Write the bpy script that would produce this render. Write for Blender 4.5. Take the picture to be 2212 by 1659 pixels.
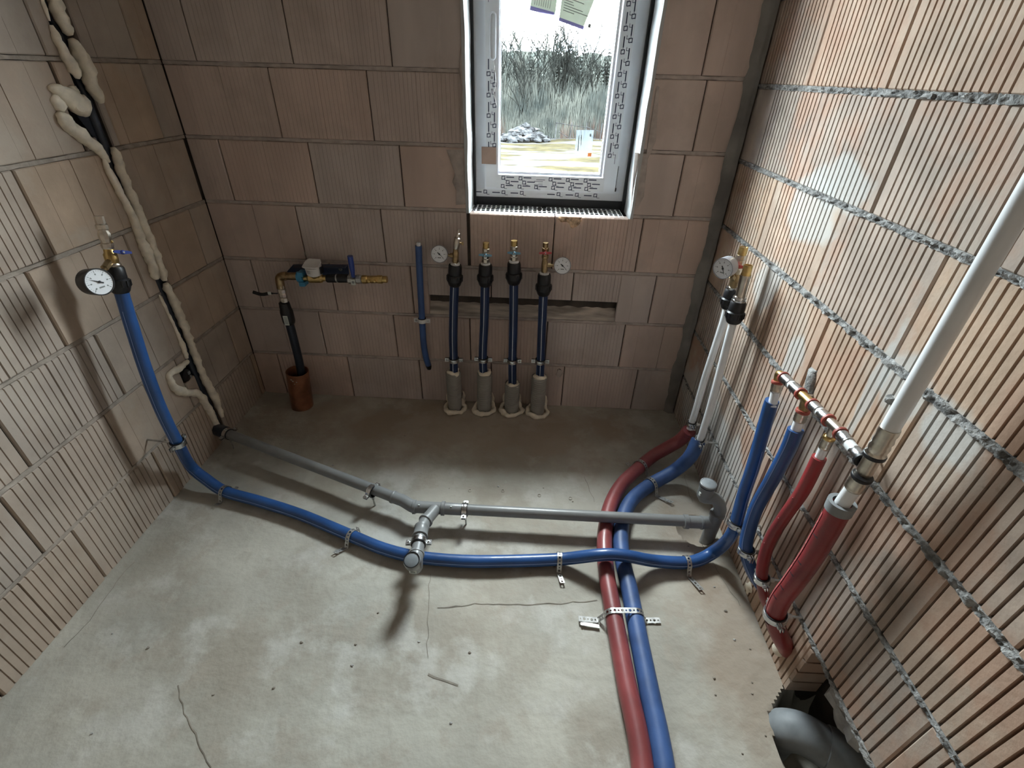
import bpy, bmesh, math, random
from mathutils import Vector, Matrix, noise
random.seed(7)
for o in list(bpy.data.objects): bpy.data.objects.remove(o)
V = Vector
PI = math.pi
SC = bpy.context.scene
COL = SC.collection

# ------------------------------------------------------------------ camera
FPX, PITCH, YAW, ROLL = 1024.01, 0.5797, -0.0294, -0.02926
CAM = V((1.4155, -2.0953, 1.5058))
W = 2.2253                                  # room width, back wall is y = 0, floor z = 0
def _basis():
    r = V((math.cos(YAW), -math.sin(YAW), 0)); f0 = V((math.sin(YAW), math.cos(YAW), 0))
    f = f0*math.cos(PITCH) + V((0, 0, -1))*math.sin(PITCH)
    d = f.cross(r); c, s = math.cos(ROLL), math.sin(ROLL)
    return (r*c + d*s), (d*c - r*s), f
RGT, DWN, FWD = _basis()
cd = bpy.data.cameras.new('camera'); cam = bpy.data.objects.new('camera', cd); COL.objects.link(cam)
cd.sensor_fit = 'HORIZONTAL'; cd.sensor_width = 36; cd.lens = FPX*36/2212; cd.clip_start = .02; cd.clip_end = 400
m3 = Matrix((RGT, -DWN, -FWD)).transposed()
cam.matrix_world = Matrix.Translation(CAM) @ m3.to_4x4()
SC.camera = cam

# ------------------------------------------------------------------ world, exposure
WORLD_STRENGTH = 36.0
wd = bpy.data.worlds.new('sky'); SC.world = wd; wd.use_nodes = True
nt = wd.node_tree; nt.nodes.clear()
wo = nt.nodes.new('ShaderNodeOutputWorld'); bg = nt.nodes.new('ShaderNodeBackground')
tcn = nt.nodes.new('ShaderNodeTexCoord'); mp = nt.nodes.new('ShaderNodeMapping'); nz = nt.nodes.new('ShaderNodeTexNoise'); cr = nt.nodes.new('ShaderNodeValToRGB')
mp.inputs['Scale'].default_value = (3, 3, 14); nz.inputs['Scale'].default_value = 1.3; nz.inputs['Detail'].default_value = 5
cr.color_ramp.elements[0].position = .38; cr.color_ramp.elements[0].color = (.74, .86, .97, 1)
cr.color_ramp.elements[1].position = .58; cr.color_ramp.elements[1].color = (.97, .985, 1.0, 1)
nt.links.new(tcn.outputs['Generated'], mp.inputs['Vector']); nt.links.new(mp.outputs['Vector'], nz.inputs['Vector'])
nt.links.new(nz.outputs['Fac'], cr.inputs['Fac']); nt.links.new(cr.outputs['Color'], bg.inputs['Color'])
sx = nt.nodes.new('ShaderNodeSeparateXYZ'); nt.links.new(tcn.outputs['Generated'], sx.inputs[0])
mxz = nt.nodes.new('ShaderNodeMath'); mxz.operation = 'MAXIMUM'; mxz.inputs[1].default_value = 0.; nt.links.new(sx.outputs['Z'], mxz.inputs[0])
oc = nt.nodes.new('ShaderNodeMath'); oc.operation = 'MULTIPLY_ADD'; oc.inputs[1].default_value = WORLD_STRENGTH*2/3; oc.inputs[2].default_value = WORLD_STRENGTH/3   # overcast sky: L = Lz (1 + 2 sin h) / 3
nt.links.new(mxz.outputs[0], oc.inputs[0]); nt.links.new(oc.outputs[0], bg.inputs['Strength'])
nt.links.new(bg.outputs['Background'], wo.inputs['Surface'])
SC.view_settings.view_transform = 'Standard'; SC.view_settings.look = 'None'
SC.view_settings.gamma = 1; SC.view_settings.use_curve_mapping = False
SC.view_settings.exposure = 2.12

# opening of the window in the back wall (all daylight comes in by it)
WX0, WX1, WZ0, WZ1 = 1.150, 1.832, 1.000, 2.50
YF, ZC = -3.25, 2.62                        # front wall, ceiling
def portal(name, loc, rot, sx, sy):
    l = bpy.data.lights.new(name, 'AREA'); l.shape = 'RECTANGLE'; l.size = sx; l.size_y = sy; l.cycles.is_portal = True
    o = bpy.data.objects.new(name, l); COL.objects.link(o); o.location = loc; o.rotation_euler = rot
portal('window_portal', ((WX0+WX1)/2, .26, (WZ0+WZ1)/2), (-PI/2, 0, 0), WX1-WX0, WZ1-WZ0)

# ------------------------------------------------------------------ pixel -> place (2212 x 1659 frame)
def ray(px, py): return RGT*((px-1106)/FPX) + DWN*((py-829.5)/FPX) + FWD
def on(px, py, ax, val):
    v = ray(px, py); return CAM + v*((val-CAM[ax])/v[ax])
def FL(px, py, z=0.): return on(px, py, 2, z)
def BK(px, py, d=0.): return on(px, py, 1, -d)
def LW(px, py, d=0.): return on(px, py, 0, d)
def RW(px, py, d=0.): return on(px, py, 0, W-d)

# ------------------------------------------------------------------ materials
def srgb(r, g, b):
    f = lambda c: ((c/255+.055)/1.055)**2.4 if c > 10 else c/255/12.92
    return (f(r), f(g), f(b))
MATS = {}
def mat(name, col, rough=.6, metal=0., var=.12, vscale=12., bump=0., bscale=60., stretch=(1, 1, 1), obj_var=0., spec=.5, coat=0., alpha=1., col2=None):
    m = bpy.data.materials.new(name); m.use_nodes = True; n = m.node_tree.nodes; l = m.node_tree.links
    b = n['Principled BSDF']; b.inputs['Roughness'].default_value = rough; b.inputs['Metallic'].default_value = metal
    b.inputs['Specular IOR Level'].default_value = spec; b.inputs['Coat Weight'].default_value = coat
    g = n.new('ShaderNodeNewGeometry'); mpn = n.new('ShaderNodeMapping'); mpn.inputs['Scale'].default_value = stretch
    l.new(g.outputs['Position'], mpn.inputs['Vector'])
    t = n.new('ShaderNodeTexNoise'); t.inputs['Scale'].default_value = vscale; t.inputs['Detail'].default_value = 6
    l.new(mpn.outputs['Vector'], t.inputs['Vector'])
    c2 = col2 or tuple(c*(1-2*var) for c in col); c1 = tuple(min(1, c*(1+var)) for c in col)
    r = n.new('ShaderNodeValToRGB'); r.color_ramp.elements[0].position = .35; r.color_ramp.elements[1].position = .65
    r.color_ramp.elements[0].color = (*c2, 1); r.color_ramp.elements[1].color = (*c1, 1)
    l.new(t.outputs['Fac'], r.inputs['Fac']); out = r.outputs['Color']
    if obj_var:
        oi = n.new('ShaderNodeObjectInfo'); hs = n.new('ShaderNodeHueSaturation')
        mr = n.new('ShaderNodeMapRange'); mr.inputs['To Min'].default_value = 1-obj_var; mr.inputs['To Max'].default_value = 1+obj_var
        l.new(oi.outputs['Random'], mr.inputs['Value']); l.new(mr.outputs['Result'], hs.inputs['Value'])
        ms = n.new('ShaderNodeMath'); ms.operation = 'MULTIPLY_ADD'; ms.inputs[1].default_value = .5; ms.inputs[2].default_value = .72
        l.new(oi.outputs['Random'], ms.inputs[0]); l.new(ms.outputs[0], hs.inputs['Saturation'])
        l.new(out, hs.inputs['Color']); out = hs.outputs['Color']
    l.new(out, b.inputs['Base Color'])
    if bump:
        t2 = n.new('ShaderNodeTexNoise'); t2.inputs['Scale'].default_value = bscale; t2.inputs['Detail'].default_value = 5
        l.new(mpn.outputs['Vector'], t2.inputs['Vector'])
        bn = n.new('ShaderNodeBump'); bn.inputs['Strength'].default_value = bump; bn.inputs['Distance'].default_value = .004
        l.new(t2.outputs['Fac'], bn.inputs['Height']); l.new(bn.outputs['Normal'], b.inputs['Normal'])
    if alpha < 1: b.inputs['Alpha'].default_value = alpha
    MATS[name] = m; return m
def overlay(m, col, scale, lo, hi, stretch=(1, 1, 1), amount=1., offset=(0, 0, 0)):
    """irregular patches of another substance (mortar smears, dirt) over a material's colour"""
    n = m.node_tree.nodes; l = m.node_tree.links; b = n['Principled BSDF']; src = b.inputs['Base Color'].links[0].from_socket
    g = n.new('ShaderNodeNewGeometry'); mpn = n.new('ShaderNodeMapping'); mpn.inputs['Scale'].default_value = stretch; mpn.inputs['Location'].default_value = offset
    l.new(g.outputs['Position'], mpn.inputs['Vector'])
    t = n.new('ShaderNodeTexNoise'); t.inputs['Scale'].default_value = scale; t.inputs['Detail'].default_value = 7; t.inputs['Roughness'].default_value = .62
    l.new(mpn.outputs['Vector'], t.inputs['Vector'])
    r = n.new('ShaderNodeMapRange'); r.inputs['From Min'].default_value = lo; r.inputs['From Max'].default_value = hi; r.inputs['To Max'].default_value = amount
    l.new(t.outputs['Fac'], r.inputs['Value'])
    mx = n.new('ShaderNodeMixRGB'); mx.inputs['Color2'].default_value = (*col, 1); l.new(r.outputs['Result'], mx.inputs['Fac']); l.new(src, mx.inputs['Color1'])
    l.new(mx.outputs['Color'], b.inputs['Base Color'])
def spot(m, col, centre, size, soft=.35, amount=1., nscale=9.):
    """one smear on the wall or tinted patch on the floor, noisy outline"""
    n = m.node_tree.nodes; l = m.node_tree.links; b = n['Principled BSDF']; src = b.inputs['Base Color'].links[0].from_socket
    g = n.new('ShaderNodeNewGeometry'); mpn = n.new('ShaderNodeMapping'); mpn.vector_type = 'TEXTURE'
    mpn.inputs['Location'].default_value = centre; mpn.inputs['Scale'].default_value = size
    l.new(g.outputs['Position'], mpn.inputs['Vector'])
    ln = n.new('ShaderNodeVectorMath'); ln.operation = 'LENGTH'; l.new(mpn.outputs['Vector'], ln.inputs[0])
    t = n.new('ShaderNodeTexNoise'); t.inputs['Scale'].default_value = nscale; t.inputs['Detail'].default_value = 5; l.new(g.outputs['Position'], t.inputs['Vector'])
    ma = n.new('ShaderNodeMath'); ma.operation = 'MULTIPLY_ADD'; ma.inputs[1].default_value = 1.5; l.new(t.outputs['Fac'], ma.inputs[0]); l.new(ln.outputs['Value'], ma.inputs[2])
    r = n.new('ShaderNodeMapRange'); r.inputs['From Min'].default_value = 1.75; r.inputs['From Max'].default_value = 1.75-soft; r.inputs['To Max'].default_value = amount
    l.new(ma.outputs[0], r.inputs['Value'])
    mx = n.new('ShaderNodeMixRGB'); mx.inputs['Color2'].default_value = (*col, 1); l.new(r.outputs['Result'], mx.inputs['Fac']); l.new(src, mx.inputs['Color1'])
    l.new(mx.outputs['Color'], b.inputs['Base Color'])

PALE = (.50, .495, .47)
mat('brick_right', (.44, .335, .262), .85, var=.10, vscale=9, bump=.25, bscale=90, obj_var=.10)
overlay(MATS['brick_right'], (.44, .275, .195), 3.5, .50, .60, (1, 1, 1), .7)
overlay(MATS['brick_right'], (.48, .415, .345), 5.5, .54, .66, (1, 1, .6), .6, (4, 2, 1))
overlay(MATS['brick_right'], (.27, .19, .14), 16, .66, .74, (1, 1, 1.5), .7, (7, 3, 9))
for c, s in (((W, -.62, 1.19), (.3, .16, .10)), ((W, -.72, 1.28), (.3, .14, .07)), ((W, -.52, .93), (.3, .10, .10)), ((W, -1.22, .97), (.3, .07, .09)),
             ((W, -1.36, .95), (.3, .08, .07)), ((W, -.82, .80), (.3, .05, .10)), ((W, -1.14, .88), (.3, .022, .2)), ((W, -.45, .22), (.3, .5, .2))):
    spot(MATS['brick_right'], PALE, c, s, .25, .7)
mat('brick_back', (.54, .435, .385), .9, var=.08, vscale=7, bump=.12, bscale=70, obj_var=.06, stretch=(1, 1, .25))
overlay(MATS['brick_back'], (.40, .325, .28), 4, .5, .62, (1, 1, 1), .5)
overlay(MATS['brick_back'], (.58, .50, .45), 26, .60, .70, (1, 1, .16), .35, (3, 1, 2))
mat('brick_left', (.425, .335, .265), .9, var=.08, vscale=6, bump=.12, bscale=70, obj_var=.06)
overlay(MATS['brick_left'], (.43, .37, .31), 3.2, .52, .64, (1, 1, 1), .6)
overlay(MATS['brick_left'], (.33, .25, .195), 5, .56, .68, (1, 1, .6), .5, (5, 5, 5))
mat('mortar', (.40, .39, .375), .95, var=.12, vscale=25, bump=.5, bscale=120)
mat('mortar_right', (.29, .285, .275), .95, var=.3, vscale=60, bump=.9, bscale=200)
mat('mortar_left', (.34, .29, .245), .95, var=.12, vscale=25, bump=.4, bscale=120)
mat('mortar_back', (.44, .38, .345), .95, var=.10, vscale=25, bump=.3, bscale=120)
mat('gap', (.07, .055, .045), .95, var=.2)
mat('concrete', (.43, .41, .355), .9, var=.10, vscale=2.5, bump=.7, bscale=42)
overlay(MATS['concrete'], (.31, .275, .225), 1.9, .48, .62, (1, 1, 1), .75)
overlay(MATS['concrete'], (.37, .33, .275), 9, .54, .62, (1, 1, 1), .6, (3, 3, 0))
overlay(MATS['concrete'], (.54, .53, .49), 4, .52, .62, (1, 1, 1), .6, (8, 1, 0))
overlay(MATS['concrete'], (.20, .17, .14), 38, .70, .76, (1, 1, 1), .8, (2, 6, 0))
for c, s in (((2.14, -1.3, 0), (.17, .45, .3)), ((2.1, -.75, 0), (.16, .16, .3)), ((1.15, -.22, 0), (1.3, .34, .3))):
    spot(MATS['concrete'], (.33, .25, .185), c, s, .6, .65, 5)  # brown patches; the wide one at the back also deepens the shade there
mat('plaster', (.42, .43, .43), .85, var=.06, bump=.2)
mat('foam', (.84, .75, .61), .8, var=.08, vscale=30, bump=.3, bscale=80)
mat('foam_grey', (.45, .41, .35), .85, var=.1, vscale=30, bump=.3, bscale=80)
mat('blue_sleeve', (.020, .080, .25), .38, var=.12, vscale=8, bump=.12, bscale=45, coat=.2)
mat('blue_dull', (.045, .100, .265), .5, var=.15, vscale=10, bump=.12, bscale=45)
mat('red_sleeve', (.27, .060, .062), .42, var=.12, vscale=8, bump=.12, bscale=45, coat=.15)
mat('red_dark', (.26, .028, .030), .4, var=.12, vscale=8, bump=.2, bscale=70, coat=.15)
mat('red_net', (.50, .12, .12), .45, var=.25, vscale=160, bump=.8, bscale=220)
mat('riser_blue', (.012, .028, .085), .35, var=.08)
mat('riser_black', (.010, .016, .028), .4, var=.08)
mat('stripe', (.75, .80, .85), .5, var=.03)
mat('seam', (.22, .32, .62), .5, var=.05)
mat('black_plastic', (.010, .010, .012), .42, var=.1)
mat('grey_pvc', (.21, .215, .215), .38, var=.05, coat=.1)
mat('grey_pvc_dusty', (.23, .25, .265), .55, var=.12, vscale=20, bump=.1)
mat('grey_conduit', (.30, .285, .255), .6, var=.06)
mat('white_pipe', (.78, .79, .80), .3, var=.03, coat=.2)
mat('brass', (.62, .44, .18), .3, 1., var=.12, vscale=40)
mat('brass_dark', (.40, .29, .16), .38, 1., var=.15, vscale=40)
mat('nickel', (.62, .56, .48), .28, 1., var=.08, vscale=40)
mat('steel', (.62, .63, .64), .25, 1., var=.05)
mat('zinc', (.52, .52, .51), .42, 1., var=.12, vscale=60)
mat('red_ring', (.35, .07, .05), .5, var=.1)
mat('handle_blue', (.02, .05, .28), .3, var=.05, coat=.3)
mat('handle_cyan', (.16, .36, .50), .35, var=.05, coat=.3)
mat('handle_red', (.45, .07, .08), .35, var=.05, coat=.3)
mat('clip_blue', (.04, .22, .38), .5, var=.06)
mat('bracket_blue', (.010, .022, .060), .45, var=.08)
mat('dial_white', (.80, .82, .85), .5, var=.02)
mat('case_grey', (.33, .33, .36), .35, var=.05)
mat('ink', (.015, .015, .02), .6, var=.05)
mat('terracotta', (.24, .095, .048), .35, var=.2, vscale=18, coat=.1)
mat('paper', (.62, .66, .62), .8, var=.04)
mat('paper_purple', (.30, .28, .62), .8, var=.04)
mat('orange', (.75, .22, .05), .7, var=.05)
mat('cardboard', (.34, .23, .18), .9, var=.08)
mat('upvc', (.78, .81, .86), .4, var=.02)
mat('film', (.74, .76, .79), .5, var=.03)
mat('film_ink', (.045, .055, .10), .6, var=.05)
mat('film_ink_brown', (.30, .24, .22), .7, var=.05)
mat('tape_black', (.008, .010, .014), .5, var=.1)
mat('sheet_white', (.72, .70, .68), .4, var=.05)
mat('film_clear', (.62, .42, .26), .15, var=.3, vscale=60, coat=.6)
mat('rubber_grey', (.22, .23, .235), .6, var=.05)
mat('wood_dust', (.52, .45, .39), .9, var=.25, vscale=14, stretch=(.4, 1, 3), bump=.3)
mat('snow', (.0150, .0155, .0165), .95, var=.25, vscale=3., spec=0.)
mat('dry_grass', (.0095, .0082, .0048), .95, var=.3, vscale=1.2, col2=(.0072, .0064, .0042), spec=0.)
overlay(MATS['dry_grass'], (.0160, .0165, .0175), .35, .47, .54, (.5, 1.5, 1), 1.)
mat('bark', (.0040, .0043, .0040), .95, var=.25, vscale=5, spec=0.)
mat('twig', (.0190, .0198, .0175), .95, var=.3, vscale=.8, col2=(.0090, .0106, .0102), spec=0.)
mat('added_bank', (.0170, .0182, .0162), .95, var=.3, vscale=1.5, col2=(.0105, .0122, .0115), spec=0.)
mat('twig_red', (.0190, .0130, .0110), .95, var=.3, vscale=.8, spec=0.)
mat('conifer', (.0042, .0060, .0048), .95, var=.3, vscale=2, spec=0.)
mat('stone', (.0090, .0090, .0096), .9, var=.3, vscale=4, spec=0.)
mat('ceiling_slab', (.62, .60, .57), .9, var=.08, bump=.2)
mg = bpy.data.materials.new('glass'); mg.use_nodes = True; n = mg.node_tree.nodes; n.clear()
o_ = n.new('ShaderNodeOutputMaterial'); tr = n.new('ShaderNodeBsdfTransparent'); gl = n.new('ShaderNodeBsdfGlossy'); lw = n.new('ShaderNodeLayerWeight'); pw = n.new('ShaderNodeMath'); fr = n.new('ShaderNodeMath'); mx = n.new('ShaderNodeMixShader')
lw.inputs['Blend'].default_value = .5; pw.operation = 'POWER'; pw.inputs[1].default_value = 5; fr.operation = 'MULTIPLY_ADD'; fr.inputs[1].default_value = .95; fr.inputs[2].default_value = .04   # Schlick, the same from both sides of the thin sheet
mg.node_tree.links.new(lw.outputs['Facing'], pw.inputs[0]); mg.node_tree.links.new(pw.outputs[0], fr.inputs[0])
tr.inputs['Color'].default_value = (.93, .96, .95, 1); gl.inputs['Roughness'].default_value = .02;
mg.node_tree.links.new(fr.outputs[0], mx.inputs[0]); mg.node_tree.links.new(tr.outputs[0], mx.inputs[1]); mg.node_tree.links.new(gl.outputs[0], mx.inputs[2]); mg.node_tree.links.new(mx.outputs[0], o_.inputs[0])
MATS['glass'] = mg
for nm_ in ('paper_thin', 'paper_purple'):
    mm = MATS[nm_] if nm_ in MATS else mat(nm_, (.62, .66, .62), .8, var=.04)
    nn = mm.node_tree.nodes; tb_ = nn.new('ShaderNodeBsdfTranslucent'); tb_.inputs['Color'].default_value = (.075, .079, .070, 1) if nm_ == 'paper_thin' else (.045, .040, .085, 1)
    ad = nn.new('ShaderNodeAddShader'); mm.node_tree.links.new(nn['Principled BSDF'].outputs[0], ad.inputs[0]); mm.node_tree.links.new(tb_.outputs[0], ad.inputs[1]); mm.node_tree.links.new(ad.outputs[0], nn['Material Output'].inputs[0])
mg2 = bpy.data.materials.new('label_translucent'); mg2.use_nodes = True; n = mg2.node_tree.nodes; b_ = n['Principled BSDF']
b_.inputs['Base Color'].default_value = (.42, .47, .50, 1); b_.inputs['Roughness'].default_value = .6; tl = n.new('ShaderNodeBsdfTransparent'); mx = n.new('ShaderNodeMixShader'); mx.inputs[0].default_value = .55
mg2.node_tree.links.new(tl.outputs[0], mx.inputs[2]); mg2.node_tree.links.new(b_.outputs[0], mx.inputs[1]); mg2.node_tree.links.new(mx.outputs[0], n['Material Output'].inputs[0])
MATS['label_translucent'] = mg2

# ------------------------------------------------------------------ object helpers
def wloc(o):
    p = V((0, 0, 0))
    while o: p = p + o.location; o = o.parent
    return p
def tag(o, label=None, cat=None, group=None, kind=None):
    for k, v in (('label', label), ('category', cat), ('group', group), ('kind', kind)):
        if v: o[k] = v
    return o
def thing(name, label, cat, base, group=None):
    o = bpy.data.objects.new(name, None); o.empty_display_size = .02; COL.objects.link(o); o.location = base
    return tag(o, label, cat, group)
class G:
    """collects vertices and faces of one mesh; rs scales the radii of round parts while a fitting family is built"""
    rs = 1.
    def __init__(s): s.v = []; s.f = []
    def add(s, vs, fs):
        k = len(s.v); s.v += [V(p) for p in vs]; s.f += [tuple(i+k for i in f) for f in fs]; return s
    def box(s, c, size, M=None):
        c = V(c); h = V(size)/2; M = M or Matrix.Identity(3)
        vs = [c + M @ V((x*h.x, y*h.y, z*h.z)) for x in (-1, 1) for y in (-1, 1) for z in (-1, 1)]
        return s.add(vs, [(0, 1, 3, 2), (4, 6, 7, 5), (0, 4, 5, 1), (2, 3, 7, 6), (0, 2, 6, 4), (1, 5, 7, 3)])
    def tube(s, pts, rad, sides=16, cap=True, wob=0., seed=0., wscale=20.):
        pts = [V(p) for p in pts]; n = len(pts)
        rs = [r_*G.rs for r_ in ([rad]*n if not isinstance(rad, (list, tuple)) else rad)]
        T = [(pts[min(i+1, n-1)]-pts[max(i-1, 0)]).normalized() for i in range(n)]
        a = T[0].orthogonal().normalized(); vs = []; fs = []
        for i in range(n):
            a = (a - T[i]*a.dot(T[i])).normalized(); b = T[i].cross(a)
            for k in range(sides):
                t = 2*PI*k/sides; dr = a*math.cos(t)+b*math.sin(t); r = rs[i]
                if wob:
                    q = (pts[i]+dr*r)*wscale; r *= 1 + wob*noise.noise(q+V((seed, seed*2, 0))) + wob*.5*noise.noise(q*2.3+V((seed, 0, 5)))
                vs.append(pts[i]+dr*r)
            if i:
                for k in range(sides):
                    k2 = (k+1) % sides; fs.append(((i-1)*sides+k, (i-1)*sides+k2, i*sides+k2, i*sides+k))
        if cap: fs.append(tuple(range(sides))[::-1]); fs.append(tuple((n-1)*sides+k for k in range(sides)))
        return s.add(vs, fs)
    def lathe(s, prof, o, ax, sides=20, cap=True):
        """prof: list of (distance along axis, radius)"""
        o = V(o); ax = V(ax).normalized(); a = ax.orthogonal().normalized()
        if abs(ax.z) < .99: a = V((0, 0, 1)).cross(ax).normalized()
        b = ax.cross(a); vs = []; fs = []
        for i, (d, r) in enumerate(prof):
            for k in range(sides):
                t = 2*PI*(k+.5)/sides; vs.append(o+ax*d+(a*math.cos(t)+b*math.sin(t))*r*G.rs)
            if i:
                for k in range(sides):
                    k2 = (k+1) % sides; fs.append(((i-1)*sides+k, (i-1)*sides+k2, i*sides+k2, i*sides+k))
        if cap:
            fs.append(tuple(range(sides))[::-1]); fs.append(tuple((len(prof)-1)*sides+k for k in range(sides)))
        return s.add(vs, fs)
    def disc(s, o, ax, r, sides=24):
        return s.lathe([(0, r), (.0006, r)], o, ax, sides)
    def ball(s, c, r, seg=12, rings=8, M=None, wob=0., seed=0):
        c = V(c); vs = []; fs = []
        r = V(r) if hasattr(r, '__len__') else V((r, r, r))
        for i in range(rings+1):
            ph = PI*i/rings
            for k in range(seg):
                t = 2*PI*k/seg; p = V((math.sin(ph)*math.cos(t), math.sin(ph)*math.sin(t), math.cos(ph)))
                q = V((p.x*r.x, p.y*r.y, p.z*r.z))
                if wob: q *= 1+wob*noise.noise(p*1.7+V((seed, 0, 0)))+wob*.5*noise.noise(p*4+V((0, seed, 0)))
                vs.append(c+((M @ q) if M else q))
            if i:
                for k in range(seg):
                    k2 = (k+1) % seg; fs.append(((i-1)*seg+k, i*seg+k, i*seg+k2, (i-1)*seg+k2))
        return s.add(vs, fs)
    def ext(s, poly, d):
        """polygon (list of points) pushed by vector d"""
        k = len(poly); d = V(d); vs = [V(p) for p in poly]+[V(p)+d for p in poly]
        fs = [tuple(range(k)), tuple(range(k, 2*k))[::-1]]+[(i, (i+1) % k, k+(i+1) % k, k+i)[::-1] for i in range(k)]
        return s.add(vs, fs)
    def obj(s, name, m, parent=None, smooth=40, label=None):
        me = bpy.data.meshes.new(name); off = wloc(parent) if parent else V((0, 0, 0))
        me.from_pydata([p-off for p in s.v], [], s.f); me.update()
        bm = bmesh.new(); bm.from_mesh(me); bmesh.ops.recalc_face_normals(bm, faces=bm.faces); bm.to_mesh(me); bm.free()
        me.materials.append(MATS[m] if isinstance(m, str) else m)
        if smooth:
            me.polygons.foreach_set('use_smooth', [True]*len(me.polygons)); me.set_sharp_from_angle(angle=math.radians(smooth))
        o = bpy.data.objects.new(name, me); COL.objects.link(o); o.parent = parent
        if label: o['label'] = label
        return o
def spline(pts, step=.02):
    pts = [V(p) for p in pts]
    if len(pts) < 3:
        a, b = pts; n = max(2, int((b-a).length/step)); return [a.lerp(b, i/n) for i in range(n+1)]
    P = [pts[0]*2-pts[1]]+pts+[pts[-1]*2-pts[-2]]; out = []
    for i in range(1, len(P)-2):
        a, b, c, d = P[i-1:i+3]; n = max(2, int((c-b).length/step))
        for k in range(n):
            t = k/n; out.append(.5*((2*b)+(c-a)*t+(2*a-5*b+4*c-d)*t*t+(3*b-a-3*c+d)*t**3))
    out.append(pts[-1]); return out
def merge(name, gs, m, parent=None, **k):
    g = G()
    for x in gs: g.add(x.v, x.f)
    return g.obj(name, m, parent, **k)
def nz3(p, s=1.): return noise.noise(V(p)*s)

# ------------------------------------------------------------------ structure: floor
def floor_z(x, y):
    z = .0035*nz3((x, y, 0), 2.2)+.0022*nz3((x, y, 3), 7)+.0014*nz3((x, y, 7), 28)+.0007*nz3((x, y, 9), 62)
    z += .010*math.exp(-max(0, x)/.035)+.006*math.exp(-max(0, W-x)/.05)*(1+nz3((x, y, 1), 18))+.005*math.exp(-max(0, -y)/.03)
    return z
def in_pit(x, y):
    if x < 2.0 or y > -1.345 or y < -1.72: return 0
    f_ = ((x-2.31)/.165)**2+((y+1.535)/.180)**2+.16*nz3((x, y, 2), 24)+.10*nz3((x, y, 5), 45)
    return min(1, max(0, (1-f_)/.34))
g = G(); nx, ny = 250, 360; vs = []; fs = []
for j in range(ny+1):
    for i in range(nx+1):
        x = -.05+(W+.30)*i/nx; y = .05+(YF-.35)*j/ny
        z = floor_z(x, y)
        pt = in_pit(x, y); z = z*(1-pt)+(-.13+.02*nz3((x, y, 0), 20))*pt
        # small broken pocket under the drain body
        dd = math.hypot(x-2.13, (y+.80)*1.0)
        if dd < .075: z -= .05*(1-dd/.075)**.5
        vs.append((x, y, z))
for j in range(ny):
    for i in range(nx):
        a = j*(nx+1)+i; fs.append((a, a+nx+1, a+nx+2, a+1))
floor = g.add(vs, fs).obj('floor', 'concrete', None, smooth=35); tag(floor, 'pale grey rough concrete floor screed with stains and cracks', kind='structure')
# hairline cracks as dark recessed ribbons flush with the screed
def crack(pxs, w, seed):
    p = spline([FL(a, b) for a, b in pxs], .02); g = G(); vs = []; fs = []
    for i, q in enumerate(p):
        t = (p[min(i+1, len(p)-1)]-p[max(i-1, 0)]).normalized(); s_ = V((-t.y, t.x, 0)); q = q+s_*.008*nz3(q*30, 1)
        ww = w*(.5+.9*abs(nz3(q*25+V((seed, 0, 0)), 1)))
        for e in (-1, 1):
            r = q+s_*ww*e; vs.append((r.x, r.y, floor_z(r.x, r.y)+.0011))
        if i: fs.append((2*i-2, 2*i-1, 2*i+1, 2*i))
    return g.add(vs, fs).obj('floor_crack', 'crack', floor, smooth=0)
mat('crack', (.26, .23, .19), .95, var=.2)
for i, (pxs, w) in enumerate((([(945, 1312), (1040, 1305), (1150, 1305), (1290, 1297)], .0022), ([(930, 1240), (925, 1330), (922, 1420)], .0013), ([(385, 1480), (400, 1540), (455, 1659)], .0022),
        ([(140, 1400), (170, 1370), (215, 1310), (260, 1250), (290, 1215)], .0016), ([(1500, 1150), (1560, 1250), (1600, 1310)], .0012), ([(925, 1455), (955, 1468), (990, 1480)], .0035), ([(1262, 1030), (1285, 1085)], .0012), ([(1478, 1025), (1495, 1085)], .0012))):
    crack(pxs, w, i)

# ------------------------------------------------------------------ structure: walls of hollow clay blocks
H1, CH = .2594, .25                          # first bed joint, course height
def levels(dz): return [0.]+[H1+dz+CH*i for i in range(10)]
def profile(style, a, b):
    """front outline of a block between a and b (block centre 0), points (u, n)"""
    if style == 'deep': gr = [(22*i/1000, .0062, .0300) for i in range(-7, 8)]
    elif style == 'rib': gr = [(22*i/1000, .0036, .0042) for i in range(-7, 8) if i]+[(0, .0055, .010)]
    elif style == 'fine': gr = [(16*i/1000, .0022, .0014) for i in range(-10, 11) if i]+[(0, .0032, .0028)]
    else: gr = [(0, .003, .004), (-.095, .0015, .001), (.12, .0015, .001), (.04, .001, .0006)]
    gr.sort(); P = [(a, -.004), (a+.0035, 0)]
    for c, w, d in gr:
        if c-w/2 < a+.006 or c+w/2 > b-.006: continue
        k = -.0016 if style == 'deep' else .0008          # plaster-key grooves of the right wall are undercut
        P += [(c-w/2, 0), (c-w/2+k, -d), (c+w/2-k, -d), (c+w/2, 0)]
    return P+[(b-.0035, 0), (b, -.004)]
BM = {}
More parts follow.
